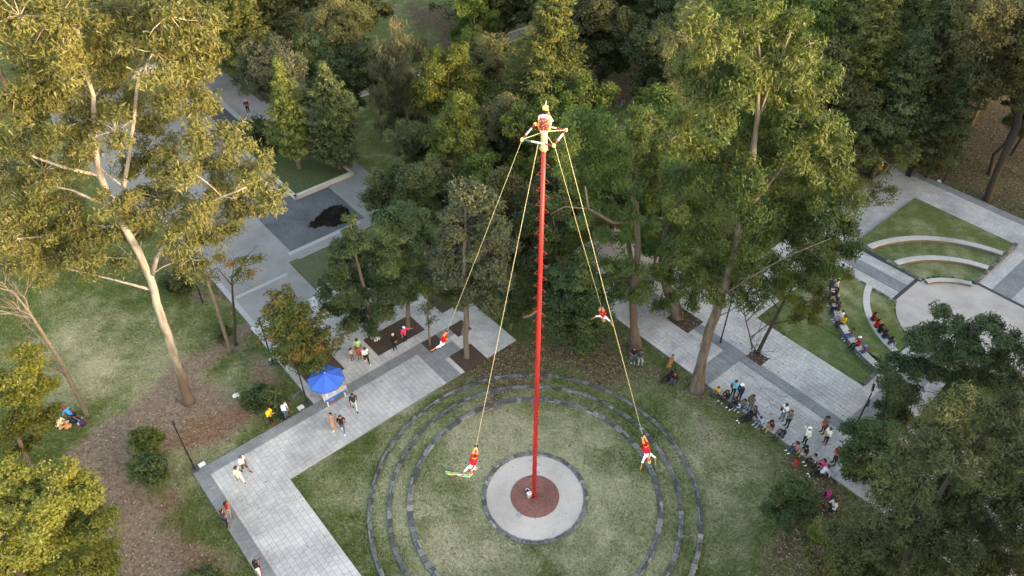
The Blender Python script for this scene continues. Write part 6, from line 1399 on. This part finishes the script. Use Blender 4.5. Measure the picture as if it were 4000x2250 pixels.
# ================================================================ SMALL THINGS
BLACKM = plain("black_lamp_paint", (0.02, 0.02, 0.022, 1), 0.5, 0.3, 10)
def lamp_post(label, foot, top, heads, rz, plinth=True, z=0.0):
    B = G(*foot, z); T = AT(top[0], top[1], B.y); h = T.z - z
    root = empty("lamp_post", B, rz); tag(root, label, "lamp post", "black park lamp posts")
    m = MB(); m.tube([(0, 0, 0), (0, 0, .5), (0, 0, h)], [.07, .055, .042], 10); m.build("post", BLACKM, root)
    for sx, hz in heads:
        m = MB(); m.tube([(0, 0, h - hz), (sx * .28, 0, h - hz + .03)], .028, 6); m.build("arm", BLACKM, root)
        m = MB(); x0, x1 = sorted((sx * .26, sx * .86)); m.box(x0, x1, -.075, .075, h - hz - .01, h - hz + .07); hd = m.build("lamp_head", BLACKM, root)
        m = MB(); m.box(x0 + .05, x1 - .05, -.055, .055, h - hz - .02, h - hz - .011); m.build("lens", plain("frosted_lens", (.5, .5, .48, 1), .4), hd)
    if plinth:
        m = MB(); m.box(-.26, .26, -.2, .2, -.05, .14); m.build("plinth", plain("dark_plinth", (.07, .07, .072, 1), .8), root)
    return root
lamp_post("black lamp post at the outer corner of the left walk", (492, 1183), (445, 1066), [(.5, .25)], math.radians(120), True)
lamp_post("black lamp post on the grass beside the browning conifer", (686, 912), (652, 800), [(1, .0)], math.radians(30), True)
lamp_post("black lamp post in front of the blue parasol", (774, 1018), (742, 925), [(.6, .1)], math.radians(120), True)
lamp_post("black lamp post under the golden eucalyptus", (511, 762), (480, 620), [(.5, .1)], math.radians(90), False)
lamp_post("double headed black lamp post beside the dark evergreen", (2152, 1072), (2186, 990), [(1, .0), (-1, .35)], math.radians(60), True, PZ)
lamp_post("thin black lamp post on the promenade slate band", (1812, 862), (1838, 705), [(1, .1)], math.radians(40), False, PZ)
lamp_post("black lamp post in the leaf litter above the theatre", (2372, 460), (2413, 352), [(.6, .05)], math.radians(0), True)
for lb, x, y, rz in [("white floodlight box at the outer corner of the left walk", 509, 1171, .7), ("white floodlight box in front of the blue parasol", 757, 1027, .7), ("pale floodlight box beside the browning conifer", 684, 905, .7), ("white floodlight box by the leaf litter lamp post", 2362, 458, 1.2)]:
    m = MB(); m.box(-.22, .22, -.17, .17, -.02, .12); m.box(-.19, .19, -.14, .14, .12, .15, 1); o = m.build("floodlight_box", [plain("pale_concrete_box", (.45, .45, .44, 1), .8), WHITEP], None, G(x, y)); o.rotation_euler = (0, 0, rz)
    tag(o, lb, "floodlight")
# white dish lamp on a stalk
B = G(605, 1020); root = empty("garden_dish", B); tag(root, "white round dish on a thin stalk beside the low hedge", "garden lamp")
m = MB(); m.tube([(0, 0, 0), (-.05, 0, 1.0)], .022, 6); m.build("stalk", BLACKM, root)
m = MB(); m.lathe([(.0, 1.0), (.21, 1.02), (.23, 1.05), (.2, 1.07), (.06, 1.05), (.0, 1.05)], 18, (-.05, 0, 0)); m.build("dish", WHITEP, root, smooth=True)
# ---- blue parasol and stall
BLUE = plain("blue_canopy_cloth", (0.032, 0.14, 0.58, 1), 0.6, 0.12, 5)
pc = G(832, 1000, PZ); root = empty("parasol", pc); tag(root, "large blue octagonal parasol over the vendor table", "parasol")
m = MB(); m.tube([(0, 0, 0), (0, 0, 2.45)], .024, 8); m.build("mast", WHITEP, root)
m = MB(); m.lathe([(.0, 0), (.26, 0), (.25, .07), (.05, .1), (.0, .1)], 14); m.build("base", WHITEP, root)
N8 = 8; R0 = 1.24
for k in range(N8):
    a0, a1 = 2 * math.pi * (k + .1) / N8, 2 * math.pi * (k + 1.1) / N8; vs = []; fs = []; rows = 6; cols = 4
    for i in range(rows + 1):
        t = i / rows
        for j in range(cols + 1):
            s = j / cols; e0 = Vector((math.cos(a0), math.sin(a0), 0)); e1 = Vector((math.cos(a1), math.sin(a1), 0)); e = e0.lerp(e1, s)
            sag = .05 * math.sin(math.pi * s) * t
            vs.append(e * R0 * t + Vector((0, 0, 2.48 - .52 * t ** 1.25 - sag)))
    for i in range(rows):
        for j in range(cols): fs.append((i*(cols+1)+j, (i+1)*(cols+1)+j, (i+1)*(cols+1)+j+1, i*(cols+1)+j+1))
    b = len(vs)
    for j in range(cols + 1): vs.append(vs[rows*(cols+1)+j] + Vector((0, 0, -.14)))
    for j in range(cols): fs.append((rows*(cols+1)+j, b+j, b+j+1, rows*(cols+1)+j+1))
    m = MB(); m.add(vs, fs); m.build("canopy_panel", BLUE, root, smooth=False)
    m = MB(); m.tube([Vector((0, 0, 2.40)), Vector((math.cos(a0), math.sin(a0), 0)) * R0 * .98 + Vector((0, 0, 1.95))], .01, 5); m.build("rib", WHITEP, root)
m = MB(); m.lathe([(.0, 2.47), (.035, 2.48), (.02, 2.56), (.0, 2.58)], 8); m.build("finial", WHITEP, root)
m = MB(); m.tube([Vector((-1.02, -.5, 1.95)), Vector((-2.0, -.9, 1.3)), Vector((-2.1, -1.0, .9))], .012, 5); m.build("guy_strap", BLUE, root)
tb = G(843, 1004, PZ); root = empty("vendor_table", tb, AL); tag(root, "white folding table with blue cloth edge under the parasol", "table")
m = MB(); m.box(-.75, .75, -.32, .32, .70, .74); m.build("tabletop", WHITEP, root)
for sx in (-.66, .66):
    for sy in (-.26, .26): m = MB(); m.box(sx - .03, sx + .03, sy - .03, sy + .03, 0, .70); m.build("leg", WHITEP, root)
m = MB(); m.box(-.76, .76, -.335, -.322, .52, .735); m.build("cloth_skirt", BLUE, root)
for lb, x, y, rz in [("white plastic stool left of the vendor table", 818, 998, .3), ("white plastic stool right of the vendor table", 868, 984, .9)]:
    m = MB(); m.lathe([(.0, .44), (.16, .44), (.17, .42), (.15, .40)], 12)
    for k in range(4): an = k * math.pi / 2 + .4; m.tube([(.13*math.cos(an), .13*math.sin(an), .42), (.19*math.cos(an), .19*math.sin(an), 0)], .022, 5)
    o = m.build("plastic_stool", WHITEP, None, G(x, y, PZ)); o.rotation_euler = (0, 0, rz); tag(o, lb, "stool")
tf = W(0, 0); ux = UA; 
def ontable(du, dv): return tb + UA * du + VA * dv + Vector((0, 0, .742))
for lb, du, c, hgt, rr in [("yellow snack basket at the right end of the vendor table", .52, (226, 180, 40), .22, .14), ("white tub in the middle of the vendor table", .05, (230, 230, 226), .2, .12), ("clear white jar at the left end of the vendor table", -.5, (214, 218, 222), .26, .09)]:
    m = MB(); m.lathe([(.0, 0), (rr * .85, 0), (rr, hgt * .9), (rr * 1.05, hgt), (rr * .9, hgt), (.0, hgt * .92)], 12); tag(m.build("container", mcol(c), None, ontable(du, .02), True), lb, "container")
# ---- black bags on the ground
def soft_bag(label, p, c, rz, sc=1.0, name="rucksack"):
    m = MB(); V = []
    m.lathe([(.0, 0), (.17, .0), (.19, .1), (.17, .26), (.10, .38), (.0, .40)], 10); m.tube([(-.08, -.17, .3), (-.1, -.25, .18), (-.07, -.18, .05)], .018, 5); m.tube([(.08, -.17, .3), (.1, -.25, .18), (.07, -.18, .05)], .018, 5); m.box(-.1, .1, .14, .22, .04, .2)
    o = m.build(name, mcol(c), None, p, True); o.rotation_euler = (0, 0, rz); o.scale = (sc, sc * .8, sc); tag(o, label, "bag")
soft_bag("black rucksack at the feet of the man in pale blue", G(712, 1052), (26, 26, 28), .5)
soft_bag("purple rucksack beside the navy picnic blanket", G(210, 1068), (70, 44, 84), 1.0, 1.1)
# picnic blanket, hat, cups
m = MB(); q = [G(*p, .02) for p in [(158,1058),(196,1046),(206,1052),(168,1084)]]
qs = []
for i in range(7):
    for j in range(7): a = q[0].lerp(q[1], i/6); b = q[3].lerp(q[2], i/6); qs.append(a.lerp(b, j/6) + Vector((0, 0, .012 * math.sin(i*1.9+j*1.3))))
m.add(qs, [(i*7+j, i*7+j+1, (i+1)*7+j+1, (i+1)*7+j) for i in range(6) for j in range(6)])
tag(m.build("picnic_blanket", mcol((26, 40, 104))), "navy blue picnic blanket on the lawn under the bare tree", "blanket")
m = MB(); m.lathe([(.26, .0), (.25, .02), (.12, .03), (.11, .11), (.07, .14), (.0, .14)], 18); tag(m.build("straw_hat", mcol((206, 138, 84)), None, G(170, 1072, .06), True), "orange straw hat lying on the navy blanket", "hat")
for lb, x, y in [("white paper cup left of the picnic blanket", 144, 1074), ("white paper cup between blanket and purple rucksack", 199, 1069)]:
    m = MB(); m.lathe([(.0, 0), (.035, 0), (.048, .12), (.04, .12), (.0, .02)], 10); o = m.build("paper_cup", WHITEP, None, G(x, y, .03), True); o.scale = (1.5,) * 3; tag(o, lb, "cup")
# rubbish sacks under the cedar
for k, (x, y) in enumerate([(938, 852), (945, 856), (951, 853)]):
    m = MB(); r = random.Random(k); m.lathe([(.0, 0), (.15, .02), (.18, .1), (.13, .2), (.04, .26), (.06, .3), (.0, .3)], 9); m.v = [(a + r.uniform(-.03, .03), b + r.uniform(-.03, .03), c) for a, b, c in m.v]
    tag(m.build("plastic_sack", WHITEP, None, G(x, y, .07), True), ["leftmost of three white sacks under the cedar", "middle of three white sacks under the cedar", "rightmost of three white sacks under the cedar"][k], "sack")
# dark bin at the head of the theatre walk
m = MB(); m.box(-.3, .3, -.25, .25, 0, .85); m.box(-.33, .33, -.28, .28, .85, .93); o = m.build("litter_bin", BLACKM, None, G(2287, 441, PZ)); o.rotation_euler = (0, 0, AL); tag(o, "black litter bin at the head of the theatre walk", "bin")
# rainbow cloth in the bed behind the pole
stripes = [(206, 40, 40), (236, 130, 40), (236, 210, 60), (70, 170, 80), (60, 100, 200), (130, 70, 170)]
a, b, c_, d = [Vector(p) for p in (AT(1313, 798, 39.0), AT(1352, 778, 39.0), AT(1350, 790, 38.6), AT(1320, 803, 38.6))]
root = empty("striped_cloth", G(1330, 830)); tag(root, "rainbow striped cloth hanging low under the trees behind the pole", "cloth")
for k in range(6):
    m = MB(); vs = []
    for i in range(9):
        t = i / 8
        for s in (k / 6, (k + 1) / 6):
            p = a.lerp(b, t).lerp(d.lerp(c_, t), s); vs.append(p + Vector((0, .04 * math.sin(t * 9), -.05 * math.sin(math.pi * t))))
    m.add(vs, [(2*i, 2*i+1, 2*i+3, 2*i+2) for i in range(8)]); under(m.build("stripe", mcol(stripes[k])), root)
m = MB(); m.tube([a, G(1313, 830)], .02, 5); m.tube([b, G(1352, 815)], .02, 5); under(m.build("stake", BARK['dark']), root)

# ================================================================ GROUND COVER: grass blades, fallen leaves, chips
rg = np.random.default_rng(77)
def scatter_grass(n, name):
    # more blades nearer; on lawns only
    y = 17 + (rg.random(n * 2) ** 1.2) * 46; x = rg.uniform(-1, 1, n * 2) * (14 + .72 * y)
    Pp = np.stack([x, y], 1)
    mul, red, lit, dry = ground_masks(Pp)
    u = Pp @ np.array(UA.xy); v = Pp @ np.array(VA.xy)
    bad = np.zeros(len(Pp), bool)
    for R in [(2.5,20.5,29.2,33.5),(2.5,6.9,10,29.2),(10.95,25.3,29.1,43.8),(32.4,40.65,-6,34),(11,29,43,59),(40.6,69,19.2,23.4),(50.2,54.1,13,19.2),(57,69,-4,10.4),(40.6,47,6.5,10.4),(22.8,31.5,35,43)]:
        bad |= (u > R[0] - .02) & (u < R[1] + .02) & (v > R[2] - .02) & (v < R[3] + .02)
    r_ = np.hypot(Pp[:, 0] - RC.x, Pp[:, 1] - RC.y); rt = np.hypot(Pp[:, 0] - TC.x, Pp[:, 1] - TC.y)
    bad |= (r_ < 3.2) | ((r_ > 7.3) & (r_ < 7.56) & (rg.random(len(Pp)) < .82)) | ((r_ > 8.58) & (r_ < 8.77) & (rg.random(len(Pp)) < .6)) | ((r_ > 9.74) & (r_ < 9.93) & (rg.random(len(Pp)) < .6)) | (rt < 14)
    bad |= (rg.random(len(Pp)) < np.maximum(mul * .97, lit * .75))
    k = ~bad; Pp = Pp[k][:n]; r_ = r_[k][:n]; dry = dry[k][:n]
    z = np.where(r_ < 7.42, ZT[2], np.where(r_ < 8.66, ZT[1], np.where(r_ < 9.8, ZT[0], 0.0)))
    m_ = len(Pp); C = np.concatenate([Pp, z[:, None]], 1)
    a = rg.random(m_) * 6.28; h = rg.uniform(.05, .12, m_) * (1 - .35 * dry); w = rg.uniform(.03, .06, m_)
    s = np.stack([np.cos(a), np.sin(a), 0 * a], 1); ln = rg.normal(0, .05, (m_, 3)); ln[:, 2] = h
    V = np.stack([C - s * w[:, None], C + s * w[:, None], C + ln], 1).reshape(-1, 3)
    v_ = np.clip(dry * .75 + noise2(Pp, 1.5, 5) * .35 + rg.random(m_) * .3 - .12, 0, 1)
    o = link(name, raw_mesh(name, V, np.arange(m_ * 3).reshape(-1, 3), v_), [leafmat("grass_blades", [(0, (.09, .125, .036)), (.4, (.165, .20, .066)), (.75, (.32, .31, .18)), (1, (.43, .40, .27))], .25)])
    tag(o, "short uneven grass blades of the park lawns", "grass", kind="stuff")
scatter_grass(310000, "lawn_grass")
def scatter_litter(n):
    y = 17 + rg.random(n * 4) * 55; x = rg.uniform(-1, 1, n * 4) * (14 + .72 * y); Pp = np.stack([x, y], 1)
    mul, red, lit, dry = ground_masks(Pp)
    u = Pp @ np.array(UA.xy); v = Pp @ np.array(VA.xy)
    paved = np.zeros(len(Pp), bool)
    for R in [(2.5,20.5,29.2,33.5),(2.5,6.9,10,29.2),(10.95,25.3,29.1,43.8)]: paved |= (u > R[0]) & (u < R[1]) & (v > R[2]) & (v < R[3])
    prom = (u > 32.5) & (u < 40.6) & (v > -6) & (v < 34)
    pit = np.zeros(len(Pp), bool)
    for R in PITS_R: pit |= (u > R[0]) & (u < R[1]) & (v > R[2]) & (v < R[3])
    r_ = np.hypot(Pp[:, 0] - RC.x, Pp[:, 1] - RC.y)
    pr = np.maximum(mul * .4, lit * .6) + .07; pr = np.where(paved, .012, pr); pr = np.where(prom, .07, pr); pr = np.where(pit, 1.0, pr); pr = np.where((u > 11) & (u < 29) & (v > 43.8) & (v < 60), 0, pr)
    pr = np.where(np.hypot(Pp[:, 0] - TC.x, Pp[:, 1] - TC.y) < 14, 0, pr); pr = np.where(r_ < 3.3, .02, pr); pr = np.where((r_ > 7) & (r_ < 10.2), pr * .6, pr)
    k = rg.random(len(Pp)) < pr; Pp, u, v, r_, paved, prom, pit, mul = [q[k][:n] for q in (Pp, u, v, r_, paved, prom, pit, mul)]
    z = np.where(r_ < 7.42, ZT[2], np.where(r_ < 8.66, ZT[1], np.where(r_ < 9.8, ZT[0], 0.0))) + .03
    z = np.where((paved | prom) & ~pit, PZ + .012, z); z = np.where(pit, .085, z)
    C = np.concatenate([Pp, z[:, None]], 1); m_ = len(Pp)
    O = np.tile([0, 0, 1.0], (m_, 1)); T = rg.normal(0, 1, (m_, 3)); T[:, 2] *= .12
    V, F = leaf_faces(C, O * 3, None, .19, .055, rg, 0, 2.0, False, T)
    V[:, 2] = np.clip(V[:, 2], np.repeat(z - .02, 4), np.repeat(z + .05, 4))
    o = link("fallen_leaves", raw_mesh("fallen_leaves", V, F, rg.random(m_)), [leafmat("dry_fallen_leaves", [(0, (.07, .045, .025)), (.4, (.16, .115, .07)), (.8, (.34, .27, .18)), (1, (.55, .48, .36))], .2)])
    tag(o, "dry tan leaves scattered over mulch, lawn and promenade", "fallen leaves", kind="stuff")
scatter_litter(40000)
